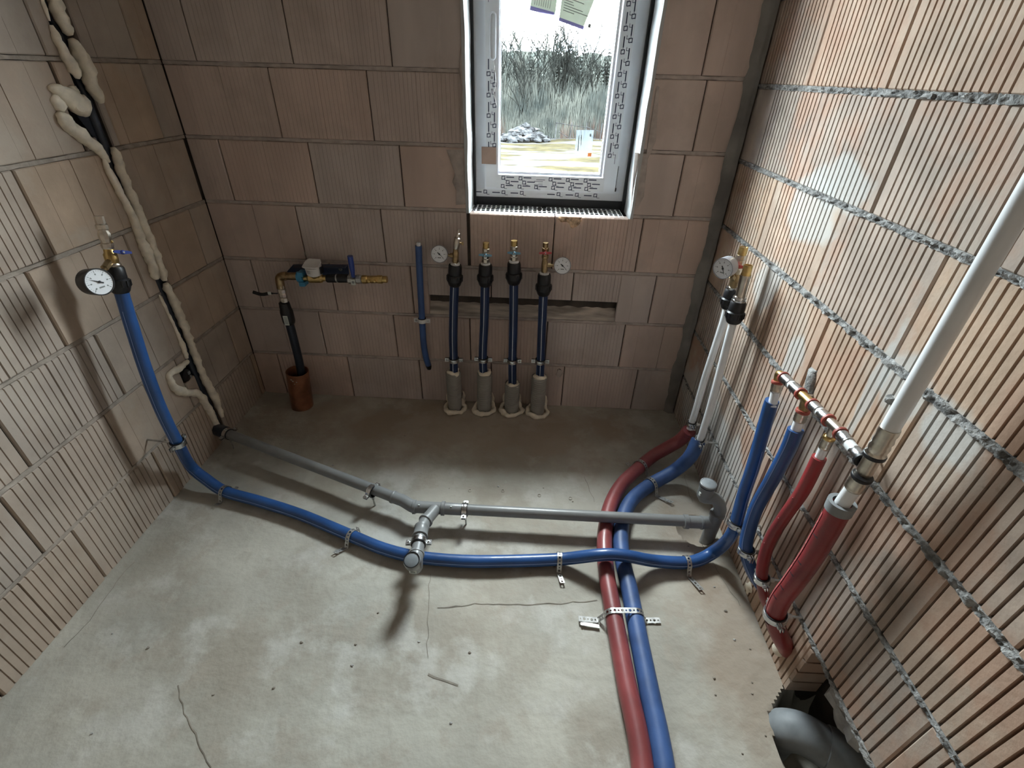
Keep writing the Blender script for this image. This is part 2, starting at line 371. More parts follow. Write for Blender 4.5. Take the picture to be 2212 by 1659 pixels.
def brick_mesh(style, a, b, h, m):
    k = (style, round(a, 3), round(b, 3), round(h, 3), m)
    if k in BM: return BM[k]
    P = profile(style, a, b); n = len(P); vs = []; fs = []
    for z in (-h/2, -h/2+.003, h/2-.003, h/2):
        e = .003 if abs(z) > h/2-.001 else 0
        vs += [(u, q-e, z) for u, q in P]
    vs += [(u, -.05, -h/2) for u, q in P]+[(u, -.05, h/2) for u, q in P]
    for i in range(n-1):
        for r in range(3): fs.append((r*n+i, r*n+i+1, (r+1)*n+i+1, (r+1)*n+i))
        fs.append((i, 4*n+i, 4*n+i+1, i+1)); fs.append((3*n+i, 3*n+i+1, 5*n+i+1, 5*n+i))
    fs += [(0, n, 2*n, 3*n, 5*n, 4*n), (n-1, 5*n-1, 6*n-1, 4*n-1, 3*n-1, 2*n-1)]
    me = bpy.data.meshes.new('brick'); me.from_pydata(vs, [], fs); me.update()
    bm = bmesh.new(); bm.from_mesh(me); bmesh.ops.recalc_face_normals(bm, faces=bm.faces); bm.to_mesh(me); bm.free()
    me.materials.append(MATS[m]); BM[k] = me; return me
def wmap(side):
    if side == 'back': return lambda u, n, z: V((u, -n, z))
    if side == 'left': return lambda u, n, z: V((n, -u, z))
    return lambda u, n, z: V((W-n, -u, z))
ROT = {'back': PI, 'left': -PI/2, 'right': PI/2}
SGN = {'back': -1, 'left': 1, 'right': -1}
def lay_bricks(wall, side, ulen, lev, joints, cuts, style, m, gap=.0045, bed=.014, top=2.60, proud=.0015):
    mp_ = wmap(side); rng = random.Random(len(side)*31)
    for c in range(len(lev)-1):
        z0, z1 = lev[c]+(bed/2 if c else .004), min(lev[c+1]-bed/2, top)
        if z0 >= top-.05: break
        js = [j for j in joints[c % 2 if c not in joints.get('own', {}) else 'x'] if 0 < j < ulen] if c not in joints.get('own', {}) else [j for j in joints['own'][c] if 0 < j < ulen]
        e = [0.]+js+[ulen]
        for i in range(len(e)-1):
            u0, u1 = e[i]+(gap/2 if i else 0), e[i+1]-(gap/2 if i < len(e)-2 else 0)
            full = .3725
            if i == 0: cu = u1-full/2
            elif i == len(e)-2: cu = u0+full/2
            else: cu = (u0+u1)/2
            pieces = [(u0, u1, z0, z1)]
            for (a, b, p, q) in cuts:
                nx_ = []
                for (x0, x1, y0, y1) in pieces:
                    if b <= x0 or a >= x1 or q <= y0 or p >= y1: nx_.append((x0, x1, y0, y1)); continue
                    if a > x0: nx_.append((x0, a, y0, y1))
                    if b < x1: nx_.append((b, x1, y0, y1))
                    aa, bb = max(a, x0), min(b, x1)
                    if q < y1: nx_.append((aa, bb, q, y1))
                    if p > y0: nx_.append((aa, bb, y0, p))
                pieces = nx_
            dn = rng.uniform(-1, 1)*proud; tilt = rng.uniform(-1, 1)*.0035
            for (x0, x1, y0, y1) in pieces:
                if x1-x0 < .012 or y1-y0 < .012: continue
                st = style((x0+x1)/2, c); s_ = SGN[side]
                a, b = (x0-cu, x1-cu) if s_ > 0 else (cu-x1, cu-x0)
                o = bpy.data.objects.new('brick', brick_mesh(st, a, b, y1-y0, m)); COL.objects.link(o); o.parent = wall
                o.location = mp_(cu, dn, (y0+y1)/2); o.rotation_euler = (0, 0, ROT[side]+tilt*.5)
def bed_joints(wall, side, ulen, lev, m, thick, n0, amp, cuts, seed, rough=18., step=.009, zmax=2.58, extra=None):
    mp_ = wmap(side)
    for c in range(1, len(lev)-1):
        zc = lev[c]
        if zc > zmax: break
        runs = [(0., ulen)]
        for (a, b, p, q) in cuts:
            if p < zc < q:
                r2 = []
                for (x0, x1) in runs:
                    if b <= x0 or a >= x1: r2.append((x0, x1)); continue
                    if a > x0: r2.append((x0, a))
                    if b < x1: r2.append((b, x1))
                runs = r2
        g = G()
        for (x0, x1) in runs:
            k = max(2, int((x1-x0)/step)); vs = []; fs = []; rows = 7
            for i in range(k+1):
                u = x0+(x1-x0)*i/k
                th = thick*(1+.35*nz3((u*9, seed, c), 1))
                if extra: th *= extra(u, c)
                for r in range(rows):
                    t = r/(rows-1)*2-1; edge = abs(t) > .99
                    d = amp*(.6*nz3((u*rough, t*1.2+seed, c*3), 1)+.6*nz3((u*rough*2.7, t*3+seed, c*5), 1)+.35*nz3((u*rough*6, t*6, c*7), 1))
                    nn = n0+d*(1-.6*t*t) if not edge else -.03
                    zz = zc+t*(th/2)*(1+.25*nz3((u*40, t*3, c), 1))
                    vs.append(mp_(u, nn, zz))
                if i:
                    for r in range(rows-1): fs.append(((i-1)*rows+r, i*rows+r, i*rows+r+1, (i-1)*rows+r+1))
            g.add(vs, fs)
        g.obj('mortar_joint', m, wall, smooth=50)
def slab(name, side, ulen, ztop, cuts, label, depth=.20, n1=-.012, m='gap'):
    """core of a wall behind the block faces, with its openings"""
    mp_ = wmap(side); g = G()
    us = sorted({-.35, ulen+.35}|{x for c in cuts for x in c[:2]}); zs = sorted({-.15, ztop}|{x for c in cuts for x in c[2:4]})
    for i in range(len(us)-1):
        for j in range(len(zs)-1):
            uc, zc = (us[i]+us[i+1])/2, (zs[j]+zs[j+1])/2
            nn = n1
            for c in cuts:
                if c[0] < uc < c[1] and c[2] < zc < c[3]: nn = c[4]
            if nn is None: continue
            a = mp_(us[i], nn, zs[j]); b = mp_(us[i+1], -depth, zs[j+1])
            g.box((a+b)/2, [abs(q) for q in (b-a)])
    o = g.obj(name, m, None, smooth=0); return tag(o, label, kind='structure')

# back wall: window opening, long chased slot
SLOT = (.945, 1.838, .5165, .617)
bcuts = [(WX0, WX1, WZ0-.035, WZ1, None), (SLOT[0], SLOT[1], SLOT[2], SLOT[3], -.034)]
wb = slab('wall_back', 'back', W, ZC, bcuts, 'back wall of brown clay blocks with a window', depth=.25)
bj = {0: [.121, .492, .868, 1.243, 1.622, 1.998], 1: [.389, .762, 1.138, 1.518, 1.895], 'own': {5: [.399, .773, 1.145, 2.039], 4: [.129, .498, .871, 2.014], 6: [.133, .502, .874, 2.014]}}
lay_bricks(wb, 'back', W, levels(0), bj, [(WX0, WX1, WZ0-.002, WZ1), SLOT]+[(2.185, W, 0, 2.6)], lambda u, c: 'fine' if u < 1.9 and not (u < .25 and c < 4) else 'plain', 'brick_back')
bed_joints(wb, 'back', W-.05, levels(0), 'mortar_back', .0175, -.0035, .003, [c[:4] for c in bcuts[:1]], 1.)
# left wall: chase with pipe and foam
CHASE = [(.374, .430, .02, 1.42), (.350, .438, 1.42, 2.3), (.374, .500, 1.300, 1.415), (.374, .495, .385, .470)]
lcuts = [c+(-.055,) for c in CHASE]
wl = slab('wall_left', 'left', -YF, ZC, lcuts, 'left wall of brown clay blocks with a foamed vertical chase')
lj = {0: [.12+.3745*i for i in range(9)], 1: [.016+.3748*i for i in range(9)], 'own': {0: [.03, .402, .777, 1.152, 1.527, 1.90, 2.28, 2.65, 3.03], 3: [.118, .493, .868, 1.243, 1.618, 1.993, 2.37, 2.74, 3.1], 2: [.02, .393, .766, 1.14, 1.515, 1.89, 2.27, 2.64, 3.02],
      1: [.122, .497, .871, 1.246, 1.62, 2.0, 2.37, 2.75, 3.12], 4: [.01, .385, .76, 1.135, 1.51, 1.89, 2.26, 2.64], 5: [.121, .49, .865, 1.24, 1.61, 1.99, 2.36, 2.74, 3.1]}}
lay_bricks(wl, 'left', -YF, levels(0), lj, CHASE, lambda u, c: 'rib' if (u > .80 or c == 0) and not (c == 1 and u < .87) else 'plain', 'brick_left', gap=.006)
bed_joints(wl, 'left', -YF, levels(0), 'mortar_left', .017, -.003, .004, CHASE, 5.)
# right wall: broken hole at its foot
HOLE = (1.372, 1.80, -.15, .232, -.11)
rcuts = [HOLE]
wr = slab('wall_right', 'right', -YF, ZC, rcuts, 'right wall of ribbed pale clay blocks with rough grey mortar joints', n1=-.034)
r0 = [.393, .768, 1.143, 1.520, 1.894, 2.27, 2.64, 3.02]; r1 = [.530, .905, 1.280, 1.655, 2.03, 2.4, 2.78, 3.15]
rj = {0: r0, 1: r1, 'own': {3: [.511, .900, 1.281, 1.655, 2.03, 2.4, 2.78, 3.15], 4: [.370, .770, 1.152, 1.53, 1.90, 2.28, 2.65, 3.03], 5: [.513, .887, 1.262, 1.64, 2.01, 2.39, 2.76, 3.14], 6: [.379, .763, 1.138, 1.51, 1.89, 2.26, 2.64, 3.02]}}
lay_bricks(wr, 'right', -YF, levels(-.0202), rj, [HOLE[:4]], lambda u, c: 'deep', 'brick_right', gap=.005, proud=.002)
bed_joints(wr, 'right', -YF, levels(-.0202), 'mortar_right', .022, .001, .014, [], 9., rough=30, step=.005, extra=lambda u, c: 1.35 if c in (4, 3) and u > .5 else 1.)
# exposed inner cells of the cut blocks in the hole
g = G()
for i in range(4): g.box((W+.045, -1.377-.001*i, .03+.055*i), (.09, .012, .046))
g.obj('brick_web', 'brick_right', wr, smooth=0)
for k, (y, z, s) in enumerate(((-1.455, .13, .045), (-1.49, .11, .05), (-1.53, .12, .04))):
    G().ball((W+.085, y, z), (s*.7, s, s*.8), 9, 6, wob=.5, seed=k*3).obj('mortar_lump', 'mortar', wr, smooth=0)
# mortar dropped into the corner between back and right wall
g = G(); vs = []; fs = []
for i in range(150):
    z = i*2.4/149
    for k in range(7):
        t = k/6; w_ = .046+.016*nz3((z*6, 2, 0), 1)+.008*nz3((z*23, 2, 4), 1)
        x = W-.008-w_*(1-t); y = -(.002+.012*math.sin(t*PI)+.006*nz3((z*14, t*3, 2), 1))-.02*t*t
        vs.append((x, y, z))
    if i:
        for k in range(6): fs.append(((i-1)*7+k, i*7+k, i*7+k+1, (i-1)*7+k+1))
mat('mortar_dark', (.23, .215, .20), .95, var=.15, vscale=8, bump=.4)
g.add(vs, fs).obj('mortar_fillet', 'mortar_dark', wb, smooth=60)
# grey mortar smears: beside the window, on the right wall
def smear(wall, side, outline, m, n0=.002, bump_=.003, seed=0):
    """thin lump of mortar on a wall: outline in wall (u, z)"""
    mp_ = wmap(side); cu = sum(p[0] for p in outline)/len(outline); cz = sum(p[1] for p in outline)/len(outline); g = G()
    k = len(outline); rings = 5; vs = [mp_(cu, n0+bump_*2, cz)]; fs = []
    for r in range(1, rings+1):
        t = r/rings
        for i, (u, z) in enumerate(outline):
            uu, zz = cu+(u-cu)*t, cz+(z-cz)*t
            vs.append(mp_(uu, n0+bump_*(2*(1-t**3))+bump_*1.2*nz3((uu*60, zz*60, seed), 1) if r < rings else -.006, zz))
    for i in range(k): fs.append((0, 1+i, 1+(i+1) % k))
    for r in range(rings-1):
        for i in range(k):
            a = 1+r*k+i; b = 1+r*k+(i+1) % k; fs.append((a, a+k, b+k, b))
    return g.add(vs, fs).obj('mortar_smear', m, wall, smooth=50)
def px_outline(pxs, f, ax_u, sgn=1): 
    r = []
    for p in pxs:
        q = f(*p); r.append((q[ax_u]*sgn, q.z))
    return r
smear(wb, 'back', px_outline([(960, 312), (1002, 312), (1008, 380), (1013, 452), (985, 452), (987, 420), (975, 395), (982, 372), (972, 345)], BK, 0), 'mortar_back', .001, .002, 1)
smear(wb, 'back', px_outline([(992, 100), (1000, 60), (1006, 160), (1004, 300), (996, 300), (1000, 200), (990, 155)], BK, 0), 'mortar_back', .001, .002, 2)
smear(wb, 'back', px_outline([(1372, 330), (1396, 330), (1400, 300), (1422, 160), (1430, 160), (1420, 300), (1400, 345), (1390, 440), (1374, 468), (1362, 470)], BK, 0), 'mortar_back', .001, .002, 3)
smear(wr, 'right', px_outline([(1752, 790), (1764, 800), (1760, 830), (1752, 860), (1738, 850), (1745, 815)], RW, 1, -1), 'mortar_right', .003, .004, 4)
smear(wr, 'right', px_outline([(1706, 930), (1712, 945), (1700, 955), (1696, 940)], RW, 1, -1), 'mortar_right', .003, .004, 5)
smear(wr, 'right', px_outline([(1925, 850), (1933, 862), (1926, 876), (1918, 870)], RW, 1, -1), 'mortar_right', .004, .004, 6)
smear(wr, 'right', px_outline([(1943, 862), (1952, 868), (1946, 880), (1938, 874)], RW, 1, -1), 'mortar_right', .004, .004, 7)
# bottom ledge of the chased slot with crumbled mortar
g = G(); vs = []; fs = []; k = 120
for i in range(k+1):
    u = SLOT[0]+(SLOT[1]-SLOT[0])*i/k
    h = .006+.010*max(0, nz3((u*9, 0, 0), 1))
    for (n_, z) in ((-.034, SLOT[2]+.052+h*.6+.008*nz3((u*22, 4, 0), 1)), (-.020, SLOT[2]+.040+h*.5), (-.006+.003*nz3((u*30, 1, 1), 1), SLOT[2]+.014+h*.4), (-.001, SLOT[2]+.002), (-.02, SLOT[2]-.006)):
        vs.append((u, -n_, z))
    if i:
        for r in range(4): fs.append(((i-1)*5+r, i*5+r, i*5+r+1, (i-1)*5+r+1))
g.add(vs, fs).obj('slot_ledge', 'wood_dust', wb, smooth=40)
# small hole in the back wall beside the last riser, its shade a dark disc
q = BK(1209, 806); smear(wb, 'back', [(q.x+.022*math.cos(t*.7)*(1+.2*math.sin(t*3)), q.z+.03*math.sin(t*.7)*(1+.2*math.cos(t*2))) for t in range(9)], 'mortar_back', .001, .002, 8)
G().lathe([(0, .012), (.0035, .011)], BK(1208, 800)+V((0, .002, 0)), (0, -1, 0), 9).obj('hole_shade', 'gap', wb)

# front wall with doorway, ceiling (behind and above the camera)
g = G(); g.box((W/2, YF-.1, ZC/2), (W+.6, .2, ZC))
tag(g.obj('wall_front', 'brick_left', None, smooth=0), 'plain brick wall opposite the window', kind='structure')
g = G().box((W/2, YF/2, ZC+.1), (W+.6, -YF+.6, .2)); tag(g.obj('ceiling', 'ceiling_slab', None, smooth=0), 'grey concrete ceiling slab', kind='structure')
g = G().box((W/2, .53, ZC+.16), (9, .58, .18)); tag(g.obj('added_overhang', 'ceiling_slab', None, smooth=0), 'overhanging roof eave above the window outside', kind='structure')  # unseen overhang added to set where the sill shadow ends on the floor

# ------------------------------------------------------------------ window_1
FY = .150                                    # inner face of the fixed frame
OX0, OX1, OZ0, OZ1 = 1.163, 1.818, 1.038, 2.46
GX0, GX1, GZ0, GZ1 = 1.267, 1.704, 1.148, 2.36
def frame_ring(x0, x1, z0, z1, w, y0, y1):
    g = G()
    for (a, b, c, d) in ((x0, x0+w, z0, z1), (x1-w, x1, z0, z1), (x0+w, x1-w, z0, z0+w), (x0+w, x1-w, z1-w, z1)):
        g.box(((a+b)/2, (y0+y1)/2, (c+d)/2), (b-a, y1-y0, d-c))
    return g
win = frame_ring(OX0, OX1, OZ0, OZ1, .062, FY, FY+.075).obj('window_1', 'upvc', None, smooth=0)
tag(win, 'narrow white window with printed protective film still on its frame', kind='structure')
SX0, SX1, SZ0, SZ1 = OX0+.042, OX1-.042, OZ0+.036, OZ1-.036
frame_ring(SX0, SX1, SZ0, SZ1, GX0-SX0-.004, FY-.022, FY+.05).obj('sash', 'upvc', win, smooth=0)
frame_ring(GX0-.010, GX1+.010, GZ0-.010, GZ1+.010, .011, FY-.014, FY+.03).obj('glazing_bead', 'upvc', win, smooth=0)
frame_ring(GX0-.001, GX1+.001, GZ0-.001, GZ1+.001, .004, FY+.002, FY+.012).obj('glazing_seal', 'tape_black', win, smooth=0)
G().box(((GX0+GX1)/2, FY+.016, (GZ0+GZ1)/2), (GX1-GX0, .004, GZ1-GZ0)).obj('pane', 'glass', win, smooth=0)
# protective film strips with their print
YS = FY-.0225
g = G()
g.box((SX0+.029, YS, (SZ0+SZ1)/2), (.046, .0006, SZ1-SZ0-.02)); g.box((SX1-.029, YS, (SZ0+SZ1)/2+.06), (.044, .0006, SZ1-SZ0-.16))
g.box(((SX0+SX1)/2, YS, SZ0+.034), (SX1-SX0-.10, .0006, .056)); g.box(((OX0+OX1)/2, FY-.0004, OZ0+.018), (OX1-OX0-.03, .0006, .032))
g.obj('film', 'film', win, smooth=0, label='grey printed protective film')
pr = G(); pb = G(); rg = random.Random(3)
def mark(x, z, y, kind, vert=False, s=1.55):
    f = (lambda a, b: (x+b*s, y, z+a*s)) if vert else (lambda a, b: (x+a*s, y, z+b*s))
    def quad(a0, a1, b0, b1, sh=0.):
        p = [f(a0, b0), f(a1, b0), f(a1+sh, b1), f(a0+sh, b1)]; pr.add(p, [(0, 1, 2, 3)])
    if kind == 'sq':
        for q in ((-.005, .005, -.005, -.003), (-.005, .005, .003, .005), (-.005, -.003, -.003, .003), (.003, .005, -.003, .003)): quad(*q, .0012)
    elif kind == 'dash': quad(-.011, .011, -.0014, .0014)
    elif kind == 'thin': quad(-.012, .012, -.0006, .0006)
    elif kind == 'tick': quad(-.004, .004, -.001, .0002); quad(-.004, -.0028, 0, .005)
yy = YS-.0006
for r in range(3):
    z = SZ0+.016+.017*r; x = SX0+.075+.016*(r % 2)+rg.uniform(0, .01); i = 0
    while x < SX1-.075:
        if abs(x-1.46) < .03: x += .06; continue
        mark(x, z, yy, 'sq'); mark(x+.031, z+.003, yy, 'dash'); mark(x+.014, z-.009, yy, 'tick'); x += .074+rg.uniform(-.004, .004)
for k in range(6): mark(1.44+.009*(k % 2), SZ0+.012+.007*k, yy, 'thin', s=1.6 if k % 3 else .8)
z = OZ0+.018; x = OX0+.04
while x < OX1-.05:
    if not 1.42 < x < 1.50: mark(x, z+.004, FY-.0010, 'sq'); mark(x-.032, z+.002, FY-.0010, 'dash'); mark(x+.014, z-.006, FY-.0010, 'tick')
    x += .082
for xx, off in ((SX0+.029, 0.), (SX1-.029, .01)):
    z = SZ0+.14+off; i = 0
    while z < SZ1-.05:
        dx = .012*(1 if i % 2 else -1)
        if not (xx < 1.4 and (1.52 < z < 1.74 or z < SZ0+.10)):
            mark(xx+dx, z, yy, 'sq', True); mark(xx+dx, z+.032, yy, 'dash', True); mark(xx-dx*.2, z+.010, yy, 'tick', True); mark(xx-dx, z-.012, yy, 'thin', True)
        z += .036; i += 1
pr.obj('film_print', 'film_ink', win, smooth=0, label='dark squares and dashes printed on the film')
# handle seat on the left stile: oval ring, screw holes
ring = []; hx, hz = SX0+.034, 1.622
for k in range(40):
    t = 2*PI*k/40; ring.append((hx+.010*math.cos(t), YS-.004, hz+.010*math.sin(t)+(.062 if math.sin(t) >= 0 else -.062)))
G().tube(ring+[ring[0]], .0028, 8, False).obj('handle_rim', 'upvc', win)
g = G(); g.lathe([(0, .005), (.003, .005)], (hx-.004, YS+.001, 1.49), (0, -1, 0), 10); g.lathe([(0, .004), (.003, .004)], (hx-.003, YS+.001, 1.45), (0, -1, 0), 10)
g.obj('screw_hole', 'case_grey', win)
G().tube(spline([(hx+.004, YS-.003, 1.545), (hx+.012, YS-.006, 1.47), (hx+.005, YS-.004, 1.44), (hx+.016, YS-.005, 1.395)], .01), .0014, 6).obj('string', 'sheet_white', win)
G().tube([(SX1+.001, FY-.012, SZ0+.012), (SX1+.003, FY-.012, SZ0+.11)], .0035, 8).obj('hinge', 'steel', win)
G().lathe([(-.006, .0055), (.008, .0055)], (SX1+.002, FY-.012, SZ0+.014), (0, 0, 1), 8).obj('hinge_cap', 'black_plastic', win)
# black sealing tape round the frame, plaster reveals, perforated sill strip
g = G(); g.box((OX0-.006, FY+.01, (WZ0+WZ1)/2), (.013, .06, WZ1-WZ0)); g.box((OX1+.007, FY+.01, (WZ0+WZ1)/2), (.014, .06, WZ1-WZ0)); g.box(((WX0+WX1)/2, FY+.02, (WZ0-.04+OZ0)/2), (WX1-WX0, .05, OZ0-WZ0+.042)); g.box(((WX0+WX1)/2, FY+.02, (WZ1+OZ1)/2), (WX1-WX0, .05, WZ1-OZ1))
g.obj('sealing_tape', 'tape_black', win, smooth=0)
for sx, nm in ((0, 'left'), (1, 'right')):
    g = G(); vs = []; fs = []; k = 60
    x0 = WX0-.012 if not sx else WX1+.012; di = 1 if not sx else -1
    for i in range(k+1):
        z = WZ0+(WZ1-WZ0)*i/k; w_ = .004*nz3((z*9, sx, 0), 1)
        for (dx, y) in ((-.004, .001), (-.002, -.006), (.010+w_, -.006+w_), (.016+w_, .02), (.015+w_, .135+w_)): vs.append((x0+di*dx, y, z))
        if i:
            for r in range(4): fs.append(((i-1)*5+r, i*5+r, i*5+r+1, (i-1)*5+r+1))
    g.add(vs, fs).obj('reveal_plaster', 'plaster', win, smooth=50)
g = G(); cell = .0205; nxc = int((WX1-WX0-.006)/cell); y0s = -.008; nyc = 5; hb = .0034; cely = .029
for i in range(nxc):
    for j in range(nyc):
        if 13 < i < 17 and j > 2 and (i+j) % 2: continue
        x = WX0+.003+cell*i; y = y0s+cely*j; s_ = .004*(j % 2); z = WZ0+.006+.0012*nz3((x*20, y*20, 0), 1)
        o4 = [(x, y), (x+cell, y), (x+cell, y+cely), (x, y+cely)]; i4 = [(x+hb+s_*.3, y+hb), (x+cell-hb+s_*.3, y+hb), (x+cell-hb+s_*.3, y+cely-hb), (x+hb+s_*.3, y+cely-hb)]
        g.add([(a, b, z) for a, b in o4+i4], [(q, (q+1) % 4, 4+(q+1) % 4, 4+q) for q in range(4)])
sill = g.obj('perforated_strip', 'sheet_white', None, smooth=0)
tag(sill, 'white perforated metal strip lying on the window ledge', 'metal strip')
# torn packaging film hanging from the ledge
q0 = BK(1225, 470, .004); g = G(); vs = []; fs = []
for i in range(15):
    t = i/14; hgt = .012+.040*math.exp(-((t-.62)/.22)**2)+.010*math.sin(t*9)
    for k in range(5):
        s_ = k/4; vs.append((q0.x-.038+.098*t+.004*math.sin(k*2+i), q0.y-.004-.010*math.sin(s_*PI)*(.6+.6*math.sin(i*1.3)), q0.z+.004-hgt*s_))
    if i:
        for k in range(4): fs.append(((i-1)*5+k, i*5+k, i*5+k+1, (i-1)*5+k+1))
tag(g.add(vs, fs).obj('film_scrap', 'film_clear', None, smooth=60), 'torn brownish plastic film scrap hanging off the window ledge', 'film scrap')
# labels stuck on the glass
def window_label(pxs, m, label, name, lines, extra=None):
    pts = [on(a, b, 1, FY+.0135) for a, b in pxs]; o = pts[0]; ux = pts[1]-o; uz = pts[3]-o
    t = thing(name, label, 'label', o); G().ext(pts, (0, -.0006, 0)).obj('sheet', m, t, smooth=0)
    g = G(); rr = random.Random(len(label))
    for (a0, a1, b0, b1) in lines:
        p = [o+ux*a+uz*b+V((0, -.0011, 0)) for a, b in ((a0, b0), (a1, b0), (a1, b1), (a0, b1))]; g.add(p, [(0, 1, 2, 3)])
    if len(lines) > 4: g.obj('print', 'ink_grey', t, smooth=0)['kind'] = 'stuff'
    else:
        for i in range(len(lines)): G().add(g.v[4*i:4*i+4], [(0, 1, 2, 3)]).obj('print_mark', 'ink_grey', t, smooth=0)
    if extra:
        for (mm, nm, a0, a1, b0, b1) in extra:
            G().add([o+ux*a+uz*b+V((0, -.0012, 0)) for a, b in ((a0, b0), (a1, b0), (a1, b1), (a0, b1))], [(0, 1, 2, 3)]).obj(nm, mm, t, smooth=0)
    return t
mat('ink_grey', (.22, .24, .24), .7, var=.05)
tx = [(.08, .08+.75*random.random()**.5+.05, .06+.05*i, .075+.05*i) for i in range(15)]
window_label([(1222, -70), (1300, -40), (1259, 63), (1207, 45)], 'paper_thin', 'white printed energy label tilted on the window pane, with a small O at its foot', 'paper_label', tx, [('paper_purple', 'edge_band', 0, 1, .93, 1.), ('ink_grey', 'letter', .82, .90, .84, .92)])
window_label([(1158, -75), (1212, -60), (1199, 32), (1144, 22)], 'paper_thin', 'white printed sheet on the upper pane beside the energy label', 'paper_label', [(.15+.09*i, .17+.09*i, .1, .85) for i in range(8)], [('paper_purple', 'edge_band', 0, 1, .90, 1.)])
window_label([(1245, 281), (1283, 281), (1277, 339), (1241, 338)], 'label_translucent', 'pale translucent label with an orange square low on the window pane', 'translucent_label', [(.15, .2, .2, .8), (.3, .34, .15, .6), (.78, .88, .15, .25)], [('orange', 'orange_square', .76, .98, .86, 1.)])
q = on(1056, 336, 1, YS-.002); tag(G().box(q, (.062, .003, .066)).obj('cardboard_pad', 'cardboard', None, smooth=0), 'square brown cardboard pad stuck on the window sash', 'cardboard pad')

# ------------------------------------------------------------------ plumbing helpers
UP = V((0, 0, 1))
def norm(v): return V(v).normalized()
def basis(ax):
    ax = norm(ax); a = V((0, 0, 1)).cross(ax) if abs(ax.z) < .95 else V((1, 0, 0)).cross(ax)
    a.normalize(); return a, ax.cross(a), ax
def rotm(a, b, c): return Matrix((a, b, c)).transposed()
def compression(parent, p, ax, r, L=.085, m='black_plastic'):
    """black compression coupling: tapered ribbed nut below, body above. p = lower end"""
    g = G().lathe([(0, r*1.12), (L*.06, r*1.35), (L*.22, r*1.62), (L*.26, r*1.72), (L*.50, r*1.72), (L*.53, r*1.60), (L*.56, r*1.45), (L*.60, r*1.50), (L*.93, r*1.45), (L, r*1.30)], p, ax, 26)
    a, b, c = basis(ax)
    for k in range(13):
        t = 2*PI*k/13; d = a*math.cos(t)+b*math.sin(t); g.box(V(p)+norm(ax)*L*.38+d*r*1.73*G.rs, (.0035, .004, L*.22), rotm(a*-math.sin(t)+b*math.cos(t), d, c))
    return g.obj('compression_fitting', m, parent, label='black plastic compression fitting')
def butterfly(parent, p, nrm, wing, m, s=1.):
    """small two-winged valve handle, nrm = away from the valve, wing = wing direction"""
    nrm = norm(nrm); wing = norm(wing); side = nrm.cross(wing)
    g = G().lathe([(-.010*s, .006*s), (.002*s, .0075*s), (.009*s, .0075*s), (.011*s, .006*s)], p, nrm, 14)
    for e in (-1, 1):
        c = V(p)+nrm*.004*s
        poly = [c+wing*e*x*s+side*y*s for x, y in ((.004, -.006), (.015, -.0042), (.027, -.0035), (.029, 0), (.027, .0045), (.015, .0065), (.004, .006))]
        g.ext(poly, nrm*.004*s)
    h = g.obj('valve_handle', m, parent)
    G().lathe([(0, .0042*s), (.003*s, .0036*s)], V(p)+nrm*.010*s, nrm, 6).obj('handle_screw', 'steel', h)
    return h
def gauge(parent, c, nrm, r, stem, m='case_grey', needle=2.2, depth=.026):
    """dial pressure gauge: c = centre of the dial, stem = point where it is screwed in"""
    nrm = norm(nrm); a = norm(UP.cross(nrm)); b = nrm.cross(a)
    g = G().lathe([(-depth, r*.86), (-depth*.9, r*.96), (-.002, r), (.003, r), (.003, r*.93), (0, r*.92)], c, nrm, 32)
    o = g.obj('pressure_gauge', m, parent)
    G().lathe([(.0002, r*.92), (.0010, r*.92)], c, nrm, 32).obj('dial', 'dial_white', o)
    g = G(); cc = V(c)+nrm*.0014
    for k in range(25):
        t = math.radians(-135+270*k/24); d = a*math.sin(t)+b*math.cos(t); s_ = nrm.cross(d); l0 = .70 if k % 4 == 0 else .77
        w_ = .018 if k % 4 == 0 else .009; g.add([cc+d*r*l0-s_*r*w_, cc+d*r*l0+s_*r*w_, cc+d*r*.84+s_*r*w_, cc+d*r*.84-s_*r*w_], [(0, 1, 2, 3)])
        if k % 4 == 0:
            q = cc+d*r*.58; g.add([q-s_*r*.04-d*r*.06, q+s_*r*.04-d*r*.06, q+s_*r*.04+d*r*.06, q-s_*r*.04+d*r*.06], [(0, 1, 2, 3)])
    q = cc-b*r*.40; g.add([q-a*r*.2-b*r*.05, q+a*r*.2-b*r*.05, q+a*r*.2+b*r*.05, q-a*r*.2+b*r*.05], [(0, 1, 2, 3)])
    g.obj('scale_marks', 'ink_grey', o, smooth=0)
    d = a*math.sin(-needle)+b*math.cos(-needle); s_ = nrm.cross(d); cn = V(c)+nrm*.0026
    g = G().add([cn-s_*r*.05-d*r*.28, cn+s_*r*.05-d*r*.28, cn+s_*r*.045, cn+d*r*.74, cn-s_*r*.045], [(0, 1, 2, 3, 4)]); g.lathe([(0, r*.10), (.002, r*.08)], cn, nrm, 12)
    g.obj('needle', 'ink', o, smooth=0)
    if stem is not None:
        ax = V(stem)-(V(c)-nrm*depth*.5); L = ax.length-r*.80; st = V(stem); un = ax.normalized()
        G().lathe([(0, .0065), (L*.4, .0065), (L*.42, .0105), (L*.8, .0105), (L*.82, .007), (L, .007)], st-un*L, un, 6 if L < .2 else 12).obj('gauge_stem', 'brass_dark', o, smooth=0)
    return o
